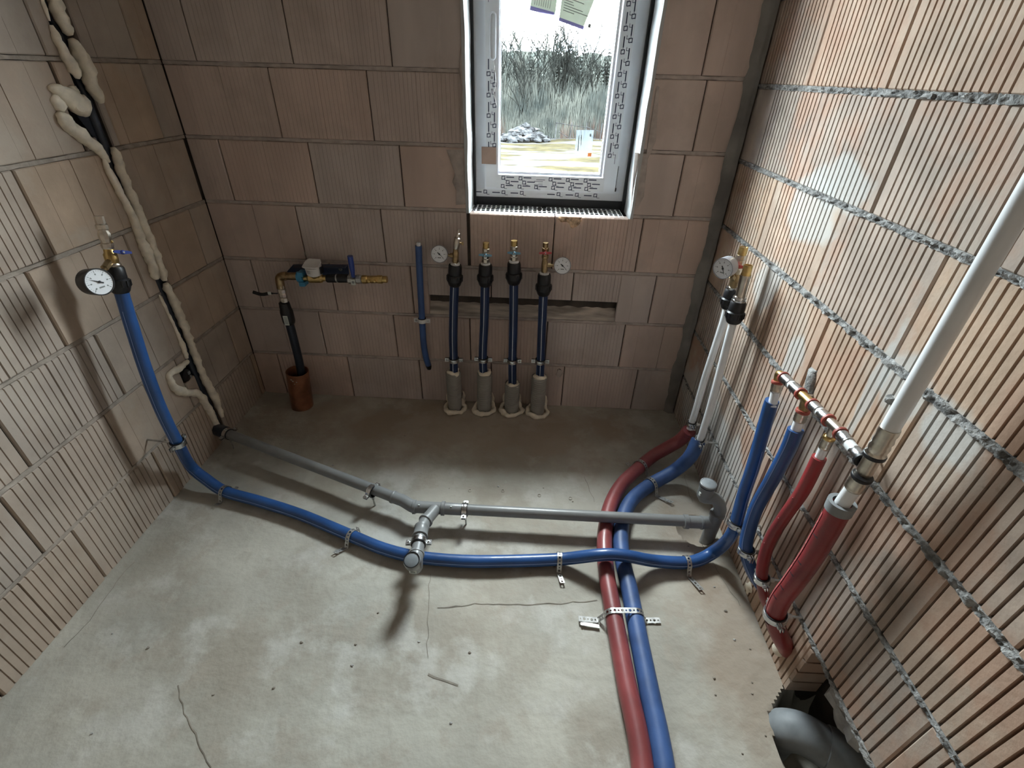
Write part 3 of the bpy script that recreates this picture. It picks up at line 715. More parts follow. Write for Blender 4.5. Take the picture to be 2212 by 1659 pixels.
def clamp(c, ax, r, ear, rod=None, label='', group=None, m='steel', name='pipe_clamp', rod_dir=None):
    """two-part metal pipe clamp with rubber lining; ear = direction of the bolted lugs, rod = end point of the threaded rod"""
    a, b, x = basis(ax); ear = norm(V(ear)-x*V(ear).dot(x)); up = x.cross(ear)
    t = thing(name, label, 'pipe clamp', V(rod) if rod is not None else V(c)-up*r, group)
    G().lathe([(-.012, r+.0002), (-.012, r+.0035), (.012, r+.0035), (.012, r+.0002)], c, x, 26, cap=False).obj('rubber_lining', 'black_plastic', t)
    g = G().lathe([(-.0095, r+.0030), (-.0095, r+.0058), (-.004, r+.0052), (0, r+.0066), (.004, r+.0052), (.0095, r+.0058), (.0095, r+.0030)], c, x, 26, cap=False); g.obj('band', m, t)
    for e in (-1, 1):
        M_ = rotm(x, ear, up); g = G()
        for s_ in (-1, 1): g.box(V(c)+ear*e*(r+.013)+up*s_*.0035, (.019, .020, .0022), M_)
        lug = g.obj('lug', m, t, smooth=0)
        g = G().lathe([(-.010, .0032), (-.006, .0032), (-.006, .006), (-.0046, .006)], V(c)+ear*e*(r+.013), up, 8); g.lathe([(.0046, .0058), (.009, .0058), (.010, .004)], V(c)+ear*e*(r+.013), up, 6)
        g.obj('bolt', 'zinc', lug, smooth=0)
    if rod is not None:
        d = norm(V(rod)-V(c)); L = (V(rod)-V(c)).length
        G().lathe([(r+.004, .0075), (r+.018, .0075)], c, d, 6).obj('rod_nut', m, t, smooth=0)
        G().lathe([(r+.016, .0038), (L+.004, .0038)], c, d, 8).obj('threaded_rod', 'zinc', t)
    return t
def strap(c, ax, r, t1, t2, label, group='perforated fixing straps on the floor', twist=0., w=.017, lift=.0035, zf=0.0, both=True):
    """perforated steel band over a pipe lying on the floor; t1 / t2 = tail lengths on either side"""
    a = norm(V((ax[0], ax[1], 0))); s_ = V((-a.y, a.x, 0)); c = V(c); path = []
    top = c.z+r+.002
    path.append(c+s_*(r+t1)+a*twist); path[-1].z = zf+lift+.006; p = c+s_*(r+.014); p.z = zf+lift; path.append(p)
    for k in range(13):
        t = PI*k/12; q = c+s_*(r+.003)*math.cos(t); q.z = max(zf+lift, c.z+(r+.003)*math.sin(t)); path.append(q)
    p = c-s_*(r+.014); p.z = zf+lift; path.append(p); p = c-s_*(r+t2)+a*twist; p.z = zf+lift+.010; path.append(p)
    # lengths
    L = [0]
    for i in range(1, len(path)): L.append(L[-1]+(path[i]-path[i-1]).length)
    def at(s0):
        s0 = min(max(s0, 0), L[-1]-1e-6)
        for i in range(1, len(L)):
            if s0 <= L[i]: return path[i-1].lerp(path[i], (s0-L[i-1])/max(1e-9, L[i]-L[i-1]))
        return path[-1]
    n_ = max(6, int(L[-1]/.0125)); cl = L[-1]/n_; g = G()
    for i in range(n_):
        s0 = i*cl; hr = .0042 if i % 2 else .0028; vs = []
        out = [(-.5, -.5), (0, -.5), (.5, -.5), (.5, 0), (.5, .5), (0, .5), (-.5, .5), (-.5, 0)]
        for (u, v) in out: vs.append(at(s0+cl*(.5+u))+a*w*v)
        for (u, v) in out:
            l = math.hypot(u, v); vs.append(at(s0+cl*.5+hr*u/l)+a*hr*v/l)
        g.add(vs, [(k, (k+1) % 8, 8+(k+1) % 8, 8+k) for k in range(8)])
    o = g.obj('perforated_strap', 'zinc', None, smooth=0); md = o.modifiers.new('thickness', 'SOLIDIFY'); md.thickness = .0009; md.offset = 1
    return tag(o, label, 'strap', group)
def stripe_on(pts, r, d, w, m, name, parent, lift=.0006):
    """narrow line running along a pipe on its side d"""
    g = G(); vs = []; fs = []; pts = [V(p) for p in pts]
    rl = r if isinstance(r, list) else [r]*len(pts)
    for i, p in enumerate(pts):
        r = rl[i]; T = (pts[min(i+1, len(pts)-1)]-pts[max(i-1, 0)]).normalized(); dd = norm(V(d)-T*V(d).dot(T)); s_ = T.cross(dd)
        for e in (-1, 0, 1): vs.append(p+(dd*math.cos(e*w/r)+s_*math.sin(e*w/r))*(r+lift))
        if i:
            for k in range(2): fs.append(((i-1)*3+k, i*3+k, i*3+k+1, (i-1)*3+k+1))
    return g.add(vs, fs).obj(name, m, parent)
def foam_strand(parent, pts, radii, seed, name='foam_bead', m='foam', wob=.45, flat=None):
    P = spline(pts, .008); n_ = len(P); R_ = []
    for i in range(n_):
        t = i/(n_-1)*(len(radii)-1); k = min(int(t), len(radii)-2); e = min(1, min(i, n_-1-i)/3+.35)
        R_.append((radii[k]*(1-(t-k))+radii[k+1]*(t-k))*(e**.5))
    return G().tube(P, R_, 12, True, wob, seed, 45.).obj(name, m, parent, smooth=80)

# ------------------------------------------------------------------ foamed chase on the left wall
ch = thing('foam_seal', 'cream expanding foam sealing the vertical chase in the left wall', 'foam', (0, -.40, .05))
def strand(pxs, rpx, d, seed, nm='foam_bead'):
    pts = [LW(a, b, d) for a, b in pxs]; radii = [q*.00150 for q in rpx]; return foam_strand(ch, pts, radii, seed, nm)
strand([(104, -40), (118, 5), (133, 45), (150, 76)], [12, 12, 13, 11], .004, 1)
strand([(152, 84), (170, 112), (182, 139), (192, 165), (203, 192), (219, 222)], [9, 14, 13, 14, 14, 12], .010, 2)
strand([(88, -20), (95, 10), (107, 45)], [4, 4, 3], .004, 3)
strand([(110, 54), (128, 95), (147, 132), (163, 154), (168, 170)], [5, 8, 11, 12, 8], .006, 4)
strand([(152, 186), (160, 196), (170, 198)], [9, 11, 6], .006, 5)
strand([(106, 190), (128, 198), (150, 214), (170, 228), (190, 246)], [7, 16, 20, 20, 12], .004, 6)
strand([(120, 205), (126, 240)], [12, 12], .0, 61)
strand([(125, 243), (150, 271), (182, 298), (214, 326), (236, 350)], [12, 14, 13, 10, 5], .006, 7)
strand([(244, 318), (252, 336), (262, 370), (282, 420), (300, 462), (322, 515), (340, 560), (356, 606)], [9, 10, 9, 10, 11, 11, 11, 9], .006, 8)
strand([(222, 338), (238, 375), (258, 415), (280, 455), (300, 505), (322, 558), (338, 603)], [4, 8, 7, 9, 12, 12, 10], .006, 9)
strand([(357, 612), (382, 664), (402, 716), (419, 760), (442, 818), (462, 854), (480, 900)], [10, 11, 10, 9, 10, 11, 7], .006, 10)
strand([(344, 637), (360, 670), (375, 701), (393, 744), (404, 774)], [3, 4, 4, 6, 7], .004, 11)
strand([(406, 780), (386, 795), (366, 811), (376, 836), (398, 847), (430, 852), (447, 877), (468, 915), (475, 930)], [8, 9, 8, 12, 11, 10, 11, 9, 8], .006, 12)
for k_, (y_, r_) in enumerate(((-.350, .021), (-.432, .013))):
    foam_strand(ch, [V((.006, y_, 1.66+.05*k_)), V((.008, y_-.006, 1.85)), V((.006, y_+.004, 2.05)), V((.006, y_, 2.29))], [r_, r_*.8, r_*1.1, r_*.8], 30+k_)
q = LW(172, 232, .020); G().lathe([(-.02, .013), (.0, .016), (.004, .013), (.003, .006), (-.004, .005)], q, (1, -.2, .2), 14).obj('foam_knob', 'foam', ch)
vp = thing('vent_pipe', 'thin black drain pipe inside the foamed chase', 'pipe', (-.03, -.40, .05))
P = [V((-.026, -.388, 2.2)), V((-.026, -.392, 1.6)), V((-.026, -.402, 1.0)), V((-.024, -.405, .5)), V((-.02, -.398, .07))]
G().tube(spline(P, .03), .019, 16).obj('pipe', 'riser_black', vp)
q = LW(404, 811, .0); G().lathe([(-.05, .024), (.000, .026), (.006, .026), (.008, .022)], q+V((-.006, 0, 0)), (1, .1, 0), 20).obj('end_cap', 'black_plastic', vp)
g = G().box(q+V((.005, .010, .008)), (.004, .012, .014)); g.box(q+V((.005, .012, -.012)), (.004, .008, .012)); g.obj('cap_rib', 'rubber_grey', vp, smooth=0)
G().add([LW(158, 240, -.02), LW(200, 232, -.02), LW(236, 312, -.02), LW(222, 322, -.02)], [(0, 1, 2, 3)]).obj('branch', 'riser_black', vp, smooth=0)  # flat black sheet across the dark wedge-shaped hole beside the pipe

# ------------------------------------------------------------------ long blue pipe: left gauge stand - floor - manifold
DL = .125
RB = .0225
lp = [LW(262, 630, DL), LW(283, 700, DL), LW(315, 800, DL), LW(348, 885, DL), LW(384, 958, DL-.005)]
fp = [FL(413, 1008, .115), FL(446, 1036, .062), FL(487, 1062, .032), FL(560, 1083, .028), FL(650, 1112, .028), (FL(760, 1158, .028)), FL(830, 1186, .028), FL(900, 1203, .028), FL(1000, 1212, .028), FL(1100, 1212, .028), FL(1208, 1208, .030), FL(1291, 1199, .085), FL(1325, 1198, .093), FL(1360, 1202, .085), FL(1417, 1212, .040), FL(1493, 1214, .032)]
rp = [FL(1544, 1191, .058), RW(1579, 1157, .085), RW(1592, 1122, .078), RW(1606, 1070, .07), RW(1627, 1007, .068), RW(1645, 943, .066), RW(1663, 880, .066), RW(1668, 866, .066)]
path = spline(lp+fp+rp, .018)
t = thing('insulated_pipe', 'long blue insulated water pipe from the left wall gauge across the floor to the manifold', 'pipe', (path[len(path)//2].x, path[len(path)//2].y, 0))
rad = [RB*(1-.10*min(1, max(0, (p.z-.06)/.12)))*(1+.022*nz3(p*9, 1)+.012*nz3(p*30, 1)) for p in path]
G().tube(path, rad, 20).obj('insulation', 'blue_sleeve', t)
k0 = int(len(path)*.02); k1 = int(len(path)*.955); stripe_on(path[k0:k1], [q_*1.005 for q_ in rad[k0:k1]], (.15, -.95, .35), .0011, 'seam', 'seam', t, .0012)
d0 = norm(lp[0]-lp[1]); base = lp[0]-d0*.004; G.rs = .80
compression(t, base, d0, .0225, .082)
p = base+d0*.080
G().lathe([(0, .024), (.006, .026), (.010, .026), (.014, .022)], p, d0, 20).obj('collar', 'nickel', t)
p = base+d0*.092; tee = G().lathe([(0, .021), (.010, .0225), (.028, .0225), (.034, .018), (.046, .017)], p, d0, 16); tee.obj('tee', 'brass', t)
p = base+d0*.136; G().lathe([(0, .018), (.004, .021), (.016, .021), (.018, .017), (.024, .0175), (.030, .021), (.046, .021), (.052, .017), (.056, .017), (.058, .020), (.070, .020), (.074, .0165), (.095, .0160)], p, d0, 10).obj('ball_valve', 'nickel', t, smooth=30)
G.rs = 1.; gcn = LW(214, 609, DL+.040); gauge(t, gcn, norm(CAM-gcn)+V((.42, .34, -.12)), .039, base+d0*.106, 'black_plastic', 1.0, .045)
G.rs = 1.; h = LW(262, 545, DL+.028); butterfly(t, h, (.9, -.2, .1), (.3, .8, -.3), 'handle_blue', .9)
G().lathe([(0, .0045), (.03, .0045)], base+d0*.18, norm(h-(base+d0*.18)), 8).obj('valve_stem', 'brass', t)
# manifold end: white stub, press sleeve
def stub(parent, p0, p1, r_pipe, r_sl, m_sl='nickel', ring='red_ring', white=.45):
    """white pipe stub from insulation p0 to fitting p1 with a grooved press sleeve and ring"""
    ax = norm(p1-p0); L = (p1-p0).length
    G().lathe([(-.02, r_pipe), (L*white+.004, r_pipe)], p0, ax, 20).obj('bare_pipe', 'white_pipe', parent)
    a = L*white; b = L*.90; k = (b-a)/6
    G().lathe([(a, r_sl*.98), (a+.002, r_sl*1.03), (a+k, r_sl*1.05), (a+1.5*k, r_sl*.94), (a+2.4*k, r_sl*1.06), (a+3.2*k, r_sl*.94), (a+4*k, r_sl*1.06), (a+4.8*k, r_sl*.95), (b, r_sl*1.03)], p0, ax, 20).obj('press_sleeve', m_sl, parent, smooth=70)
    G().lathe([(b-.001, r_sl*1.08), (b+.001, r_sl*1.14), (b+.006, r_sl*1.14), (b+.008, r_sl*1.05)], p0, ax, 20).obj('press_ring', ring, parent)
DM = .066
stub(t, RW(1671, 864, DM), RW(1680, 824, DM), .0125, .0150)

# ------------------------------------------------------------------ second blue, two red pipes below the manifold
def drop_pipe(pts, r, m, label, top, stub_to, r_pipe, r_sl, seam=None, ring='red_ring', name='insulated_pipe', grp=None, white=.45):
    P = spline(pts, .015); t = thing(name, label, 'pipe', (P[-1].x, P[-1].y, 0))
    G().tube(P, [r*(1+.025*nz3(p*11, 1)) for p in P], 20).obj('insulation', m, t)
    if seam: stripe_on(P, r*1.01, seam, .0012, 'seam' if 'blue' in m else 'red_net', 'seam', t, .0012)
    stub(t, P[0], stub_to, r_pipe, r_sl, ring=ring, white=white)
    return t, P
b2, P2 = drop_pipe([RW(1719, 928, DM), RW(1703, 969, DM), RW(1670, 1032, DM), RW(1635, 1095, DM), RW(1617, 1148, DM), RW(1611, 1184, DM), RW(1618, 1217, .055), RW(1632, 1247, .03), RW(1650, 1272, -.02)], .0205, 'blue_sleeve',
    'shorter blue insulated pipe dropping from the manifold into the foot of the right wall', None, RW(1735, 886, DM), .0130, .0155, (-.7, -.4, .3))
r3, P3 = drop_pipe([RW(1770, 988, DM), RW(1734, 1060, DM), RW(1697, 1113, DM), RW(1665, 1164, DM), RW(1650, 1209, DM), RW(1646, 1250, .06), RW(1652, 1290, .035), RW(1665, 1318, -.02)], .0168, 'red_dark',
    'thin red insulated pipe dropping from the manifold beside the blue one', None, RW(1792, 943, DM), .0105, .0125, None, ring='brass')
for k, f_ in enumerate((.22, .36, .52)): 
    i = int(len(P3)*f_); G().ball(P3[i]+V((-.0155, -.004, .004)), .0028, 6, 5).obj('blister', 'red_sleeve', r3)
r4, P4 = drop_pipe([RW(1815, 1094, .075), RW(1787, 1146, .075), RW(1752, 1205, .075), RW(1714, 1259, .075), RW(1688, 1294, .075), RW(1675, 1327, .072), RW(1677, 1353, .06), RW(1688, 1380, .035), RW(1700, 1402, -.01)], .0250, 'red_dark',
    'thick red insulated pipe with netted seam dropping from the manifold end', None, RW(1866, 1024, .078), .0160, .0185, None, ring='black_plastic', white=.58)
stripe_on(P4[2:-6], .0253, (-.75, .55, .2), .0085, 'red_net', 'netted_seam', r4, .0012)
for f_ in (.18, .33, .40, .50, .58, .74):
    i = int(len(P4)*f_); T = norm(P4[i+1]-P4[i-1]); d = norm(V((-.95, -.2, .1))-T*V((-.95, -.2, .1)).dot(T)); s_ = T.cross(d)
    G().tube([P4[i]+(d*math.cos(a)+s_*math.sin(a))*.0256 for a in (-.25, -.05, .15, .3)], .0011, 5).obj('crease_shade', 'ink', r4)  # creases drawn as thin black lines for the shade in them
ax = norm(P4[0]-P4[1]); G().lathe([(-.012, .0262), (-.012, .0288), (.014, .0295), (.014, .020)], P4[0], ax, 24, cap=False).obj('end_ring', 'rubber_grey', r4)
# ------------------------------------------------------------------ manifold along the right wall
mnp = [RW(1683, 806, DM), RW(1742, 862, DM), RW(1803, 921, DM), RW(1874, 1008, DM+.006)]
G.rs = .82
mf = thing('pipe_manifold', 'brass and steel pressed manifold row with tees on the ribbed right wall', 'manifold', mnp[1])
def elbow_piece(pts, r, m, nm, par): G().tube(spline(pts, .004), r, 18).obj(nm, m, par)
e0 = mnp[0]; hx = norm(mnp[1]-mnp[0]); dn = norm(RW(1680, 824, DM)-mnp[0])
elbow_piece([e0+dn*.024, e0+dn*.010, e0+hx*.002+dn*.002, e0+hx*.012, e0+hx*.030], .0145, 'brass', 'elbow', mf)
for i, (m_, nm) in enumerate((('brass', 'tee'), ('nickel', 'tee'))):
    c = mnp[i+1]; a = norm(mnp[i+1]-mnp[i]); dwn = norm((RW(1735, 886, DM) if i == 0 else RW(1792, 943, DM))-c)
    G().lathe([(-.030, .0150), (.030, .0150)], c, a, 18).obj(nm, m_, mf)
    G().lathe([(0, .0150 if i == 0 else .0125), (.036, .0150 if i == 0 else .0120)], c, dwn, 18).obj('tee_branch', 'brass_dark' if i == 0 else 'nickel', mf)
def link(pa, pb, r, ringm, seg=2):
    """piece between two tees: rings, press sleeves and a short white pipe"""
    ax = norm(pb-pa); L = (pb-pa).length
    G().lathe([(L*.02, r), (L*.98, r)], pa, ax, 18).obj('link_pipe', 'white_pipe', mf)
    for (a, b) in ((.08, .44), (.56, .92)) if seg == 2 else ((.08, .40), (.66, .94)):
        k = (b-a)*L/6; s0 = a*L; rr = r*1.14
        G().lathe([(s0, rr), (s0+k, rr*1.05), (s0+1.6*k, rr*.93), (s0+2.5*k, rr*1.07), (s0+3.4*k, rr*.93), (s0+4.3*k, rr*1.07), (s0+5*k, rr*.95), (s0+6*k, rr*1.02)], pa, ax, 18).obj('press_sleeve', 'steel', mf, smooth=70)
    for s0, mm in ((.035, ringm[0]), (.965, ringm[1])):
        G().lathe([(s0*L-.004, r*1.22), (s0*L-.003, r*1.38), (s0*L+.003, r*1.38), (s0*L+.004, r*1.22)], pa, ax, 20).obj('press_ring', mm, mf)
a01 = norm(mnp[1]-mnp[0]); a12 = norm(mnp[2]-mnp[1]); a23 = norm(mnp[3]-mnp[2])
link(mnp[0]+a01*.024, mnp[1]-a01*.026, .0150, ('red_ring', 'red_ring'))
link(mnp[1]+a12*.026, mnp[2]-a12*.024, .0150, ('red_ring', 'red_ring'))
link(mnp[2]+a23*.024, mnp[3]-a23*.020, .0150, ('red_ring', 'black_plastic'), 3)
c = mnp[3]; au = norm(RW(1892, 983, DM+.01)-RW(1866, 1026, DM+.01))
G().lathe([(-.034, .0195), (.034, .0195)], c, au, 20).obj('tee', 'nickel', mf)
wp = thing('riser_pipe', 'thick bare white pipe rising from the manifold end along the right wall', 'pipe', RW(1884, 1000, DM+.012))
G.rs = .78; pA = c+au*.034; tp = RW(2212, 432, .082); ax = norm(tp-pA)
G().lathe([(.060, .0215), (.115, .0215), ((tp-pA).length+.6, .0215)], pA, ax, 24).obj('pipe', 'white_pipe', wp)
G().lathe([(0, .021), (.002, .0255), (.006, .026), (.010, .0225), (.012, .0235), (.024, .0255), (.032, .0225), (.040, .0255), (.052, .0225), (.060, .0250), (.072, .0240)], pA, ax, 22).obj('press_sleeve', 'nickel', wp, smooth=70)
G().lathe([(-.006, .025), (-.004, .0275), (.003, .0275), (.005, .025)], pA, ax, 22).obj('press_ring', 'black_plastic', wp)
G.rs = 1.
for i, s_ in ((0, .5), (2, .62)):
    c = mnp[i].lerp(mnp[i+1], s_); w_ = V((W+.004, c.y, c.z-.03))
    G().tube([c+V((0, 0, -.016)), w_], .004, 8).obj('wall_stay', 'steel', mf)
# clamps of these pipes on the right wall
def wall_clamp_right(px, r, d, label, ax=(0, 0, 1), ear=(0, 1, .15), grp=None):
    c = RW(*px, d); clamp(c, ax, r, ear, (W+.004, c.y-.005, c.z), label, grp)
wall_clamp_right((1590, 1131), .0222, .078, 'steel clamp round the long blue pipe where it turns up the right wall', (.12, .10, 1))
wall_clamp_right((1612, 1190), .0212, .064, 'steel clamp round the shorter blue pipe at the right wall', (.0, .12, 1))
wall_clamp_right((1646, 1250), .0174, .060, 'steel clamp round the thin red pipe at the right wall', (-.1, .1, 1))
wall_clamp_right((1675, 1328), .0258, .072, 'steel clamp round the thick red pipe at the right wall', (-.15, .05, 1))
# lumps of white foam where the pipes enter the wall foot
for k, (px, s_) in enumerate((((1618, 1270), .016), ((1683, 1398), .024), ((1660, 1305), .018))):
    tag(G().ball(RW(*px, .006), (s_*.6, s_, s_*1.2), 12, 8, wob=.6, seed=k*5+1).obj('foam_lump', 'foam', None, smooth=70), ['small cream foam lump below the clamp of the shorter blue pipe', 'cream foam lump at the wall end of the thick red pipe', 'cream foam lump at the wall end of the thin red pipe'][k], 'foam')

# ------------------------------------------------------------------ white / red and white / blue pipes by the right corner
RF = .0290
def floor_run(pxs): return [FL(a, b, z) for a, b, z in pxs]
# front one (blue on the floor)
G.rs = .84
tb = thing('insulated_pipe', 'straight dull blue insulated floor pipe whose bare white end rises in the corner', 'pipe', FL(1345, 1210))
wpts = [RW(1584, 694, .078), RW(1571, 742, .078), RW(1552, 815, .076), RW(1531, 890, .074), RW(1514, 944, .076), RW(1508, 956, .078)]
G().tube(spline(wpts, .015), .0165, 18).obj('bare_pipe', 'white_pipe', tb)
bp = spline([RW(1509, 951, .078), RW(1492, 985, .100), FL(1466, 1010, .090), FL(1440, 1027, .055), FL(1405, 1047, .033), FL(1368, 1076, .032), FL(1348, 1112, .031), FL(1341, 1160, .030), FL(1346, 1214, .030), FL(1360, 1275, .030), FL(1378, 1370, .030), FL(1404, 1500, .030), FL(1434, 1659, .030), V((1.79, -1.95, .030)), V((1.77, -2.5, .030)), V((1.76, YF+.01, .030))], .018)
G().tube(bp, [RF/G.rs*(1+.02*nz3(p*9, 1)) for p in bp], 20).obj('insulation', 'blue_dull', tb)
ax = norm(wpts[0]-wpts[1]); b0 = wpts[0]-ax*.006
compression(tb, b0, ax, .0215, .080)
p = b0+ax*.078; G().lathe([(0, .026), (.003, .029), (.008, .029), (.009, .024), (.013, .024), (.014, .027), (.019, .026)], p, ax, 22).obj('collar', 'steel', tb)
p = p+ax*.018; G().lathe([(0, .020), (.040, .0195), (.042, .0205), (.066, .0205), (.070, .022), (.076, .022)], p, ax, 18).obj('adapter', 'nickel', tb)
p = p+ax*.074; G().lathe([(0, .0195), (.004, .020), (.010, .018), (.036, .018), (.036, .014), (.012, .013)], p, ax, 22).obj('nipple', 'brass', tb)
# rear one (red on the floor)
tr_ = thing('insulated_pipe', 'straight red insulated floor pipe whose bare white end carries a valve and gauge', 'pipe', FL(1310, 1230))
wpts = [RW(1571, 664, .078), RW(1561, 700, .078), RW(1543, 755, .077), RW(1521, 822, .076), RW(1503, 885, .076), RW(1490, 926, .078)]
G().tube(spline(wpts, .015), .0165, 18).obj('bare_pipe', 'white_pipe', tr_)
rpth = spline([RW(1489, 930, .079), FL(1470, 950, .150), FL(1440, 968, .095), FL(1412, 984, .05), FL(1383, 1008, .034), FL(1345, 1044, .032), FL(1319, 1090, .031), FL(1308, 1140, .030), FL(1306, 1190, .030), FL(1311, 1245, .030), FL(1326, 1330, .030), FL(1352, 1470, .030), FL(1388, 1659, .030), V((1.727, -1.95, .030)), V((1.706, -2.5, .030)), V((1.695, YF+.01, .030))], .018)
G().tube(rpth, [RF/G.rs*(1+.02*nz3(p*9, 1)) for p in rpth], 20).obj('insulation', 'red_sleeve', tr_)
ax = norm(wpts[0]-wpts[1]); b0 = wpts[0]-ax*.004
compression(tr_, b0, ax, .0200, .074)
p = b0+ax*.072; G().lathe([(0, .023), (.003, .026), (.010, .026), (.012, .021)], p, ax, 20).obj('collar', 'steel', tr_)
p = p+ax*.010; G().lathe([(0, .017), (.012, .0185), (.034, .0185), (.040, .016), (.05, .016)], p, ax, 16).obj('tee', 'brass_dark', tr_)
gst = p+ax*.022; gc = RW(1562, 580, .150); G.rs = 1.; gauge(tr_, gc, V((-.72, -.66, -.05)), .036, gst, 'case_grey', 3.6, .040); G.rs = .84
p = p+ax*.048; G().lathe([(0, .0165), (.003, .021), (.018, .021), (.021, .018), (.030, .0195), (.042, .0195), (.050, .018), (.053, .021), (.066, .021), (.068, .017), (.072, .0165), (.092, .0165), (.092, .013)], p, ax, 10).obj('ball_valve', 'nickel', tr_, smooth=30)
G().lathe([(.068, .0172), (.072, .0178), (.094, .0172), (.094, .013), (.075, .012)], p, ax, 20).obj('outlet', 'brass', tr_)
butterfly(tr_, p+ax*.036+V((-.016, -.024, 0)), (-.45, -.85, .1), (.8, -.45, -.05), 'handle_red', .95)
G.rs = 1.
c = RW(1511, 953, .077); clamp(c, (-.05, -.12, 1), .0143, (0, 1, 0), (W+.004, c.y-.01, c.z), 'steel clamp holding the bare white pipe above the blue floor pipe')
c = RW(1494, 916, .077); clamp(c, (-.05, .05, 1), .0143, (0, 1, 0), (W+.004, c.y-.01, c.z), 'steel clamp holding the bare white pipe above the red floor pipe')

# ------------------------------------------------------------------ four dark risers on the back wall, in corrugated sleeves
DB = .062
def riser(label, axis_px, fit_px, top_kind, sleeve_top, sleeve_bot, handle_m, gauge_px, seed, gs=1, foam_up=0.):
    pts = [BK(a, b, DB) for a, b in axis_px]; P = spline(pts, .02)
    t = thing('riser_pipe', label, 'pipe', (P[-1].x, P[-1].y, 0))
    G().tube(P, .0208, 20).obj('pipe', 'riser_blue', t)
    stripe_on(P, .0208, (-.05, -1, .25), .0010, 'stripe', 'stripe', t); stripe_on(P, .0208, (-.8, -.55, .2), .0008, 'seam', 'stripe', t)
    ax = norm(P[0]-P[2]); b0 = P[0]-ax*.012
    compression(t, b0, ax, .0205, .100)
    p = b0+ax*.098
    G().lathe([(0, .019), (.002, .0215), (.009, .0215), (.011, .018)], p, ax, 20).obj('collar', 'sheet_white', t)
    p = p+ax*.011
    if top_kind == 'gauge_low':       # tee with gauge, slim valve above
        G().lathe([(0, .0125), (.008, .0145), (.020, .0135), (.046, .0135), (.050, .0115), (.062, .0115)], p, ax, 14).obj('tee', 'brass_dark', t)
        gauge(t, BK(*gauge_px, DB+.004), (.02*gs, -1, .28), .0375, p+ax*.030, 'case_grey', 4.0 if gs < 0 else 4.0)
        p = p+ax*.060
        if handle_m:
            G().lathe([(0, .0115), (.003, .016), (.014, .016), (.016, .013), (.022, .0145), (.034, .0145), (.038, .016), (.048, .016), (.050, .012), (.070, .0125), (.070, .009)], p, ax, 8).obj('ball_valve', 'brass_dark', t, smooth=30)
            butterfly(t, p+ax*.026+V((0, -.018, .004)), (0, -1, .25), (1, 0, .05), handle_m, .95)
        else:
            ax2 = norm(ax+V((.12, .05, 0))); G().lathe([(0, .0115), (.004, .0140), (.030, .0150), (.048, .0135), (.052, .0085), (.056, .009), (.068, .0085), (.070, .005), (.085, .005)], p, ax2, 12).obj('drain_valve', 'nickel', t, smooth=30)
            G().tube([p+ax2*.028, p+ax2*.028+V((.022, -.006, 0))], .0035, 8).obj('valve_stem', 'brass_dark', t); G().box(p+ax2*.028+V((.026, -.007, 0)), (.008, .004, .014)).obj('valve_handle', 'brass_dark', t, smooth=0)
    else:
        G().lathe([(0, .013), (.002, .0175), (.016, .0175), (.018, .0145), (.026, .0165), (.042, .0165), (.047, .0145), (.050, .0165), (.062, .0165), (.064, .013), (.086, .0135), (.086, .010)], p, ax, 8).obj('ball_valve', 'nickel', t, smooth=30)
        G().lathe([(.064, .0138), (.084, .0140), (.087, .0138), (.087, .010)], p, ax, 18).obj('outlet', 'brass', t)
        butterfly(t, p+ax*.034+V((0, -.020, .004)), (0, -1, .25), (1, 0, -.03), handle_m, 1.)
    return t, P
r1t = riser('dark blue riser with a gauge on its left and a slim drain valve on top', [(982, 612), (980, 672), (979, 725), (980, 770), (981, 830)], None, 'gauge_low', None, None, None, (949, 549), 1, -1)
r2t = riser('dark blue riser with a dark blue winged valve, second from the short blue pipe', [(1048, 612), (1046, 699), (1043, 770), (1046, 830)], None, 'valve', None, None, 'handle_cyan', None, 2)
r3t = riser('tallest dark blue riser, its valve with pale blue wings, in the lowest sleeve', [(1110, 608), (1109, 699), (1107, 776), (1107, 850)], None, 'valve', None, None, 'handle_cyan', None, 3)
r4t = riser('dark blue riser with a red winged valve and a gauge on its right', [(1174, 632), (1171, 699), (1168, 778), (1165, 840)], None, 'gauge_low', None, None, 'handle_red', (1215, 574), 4, 1)
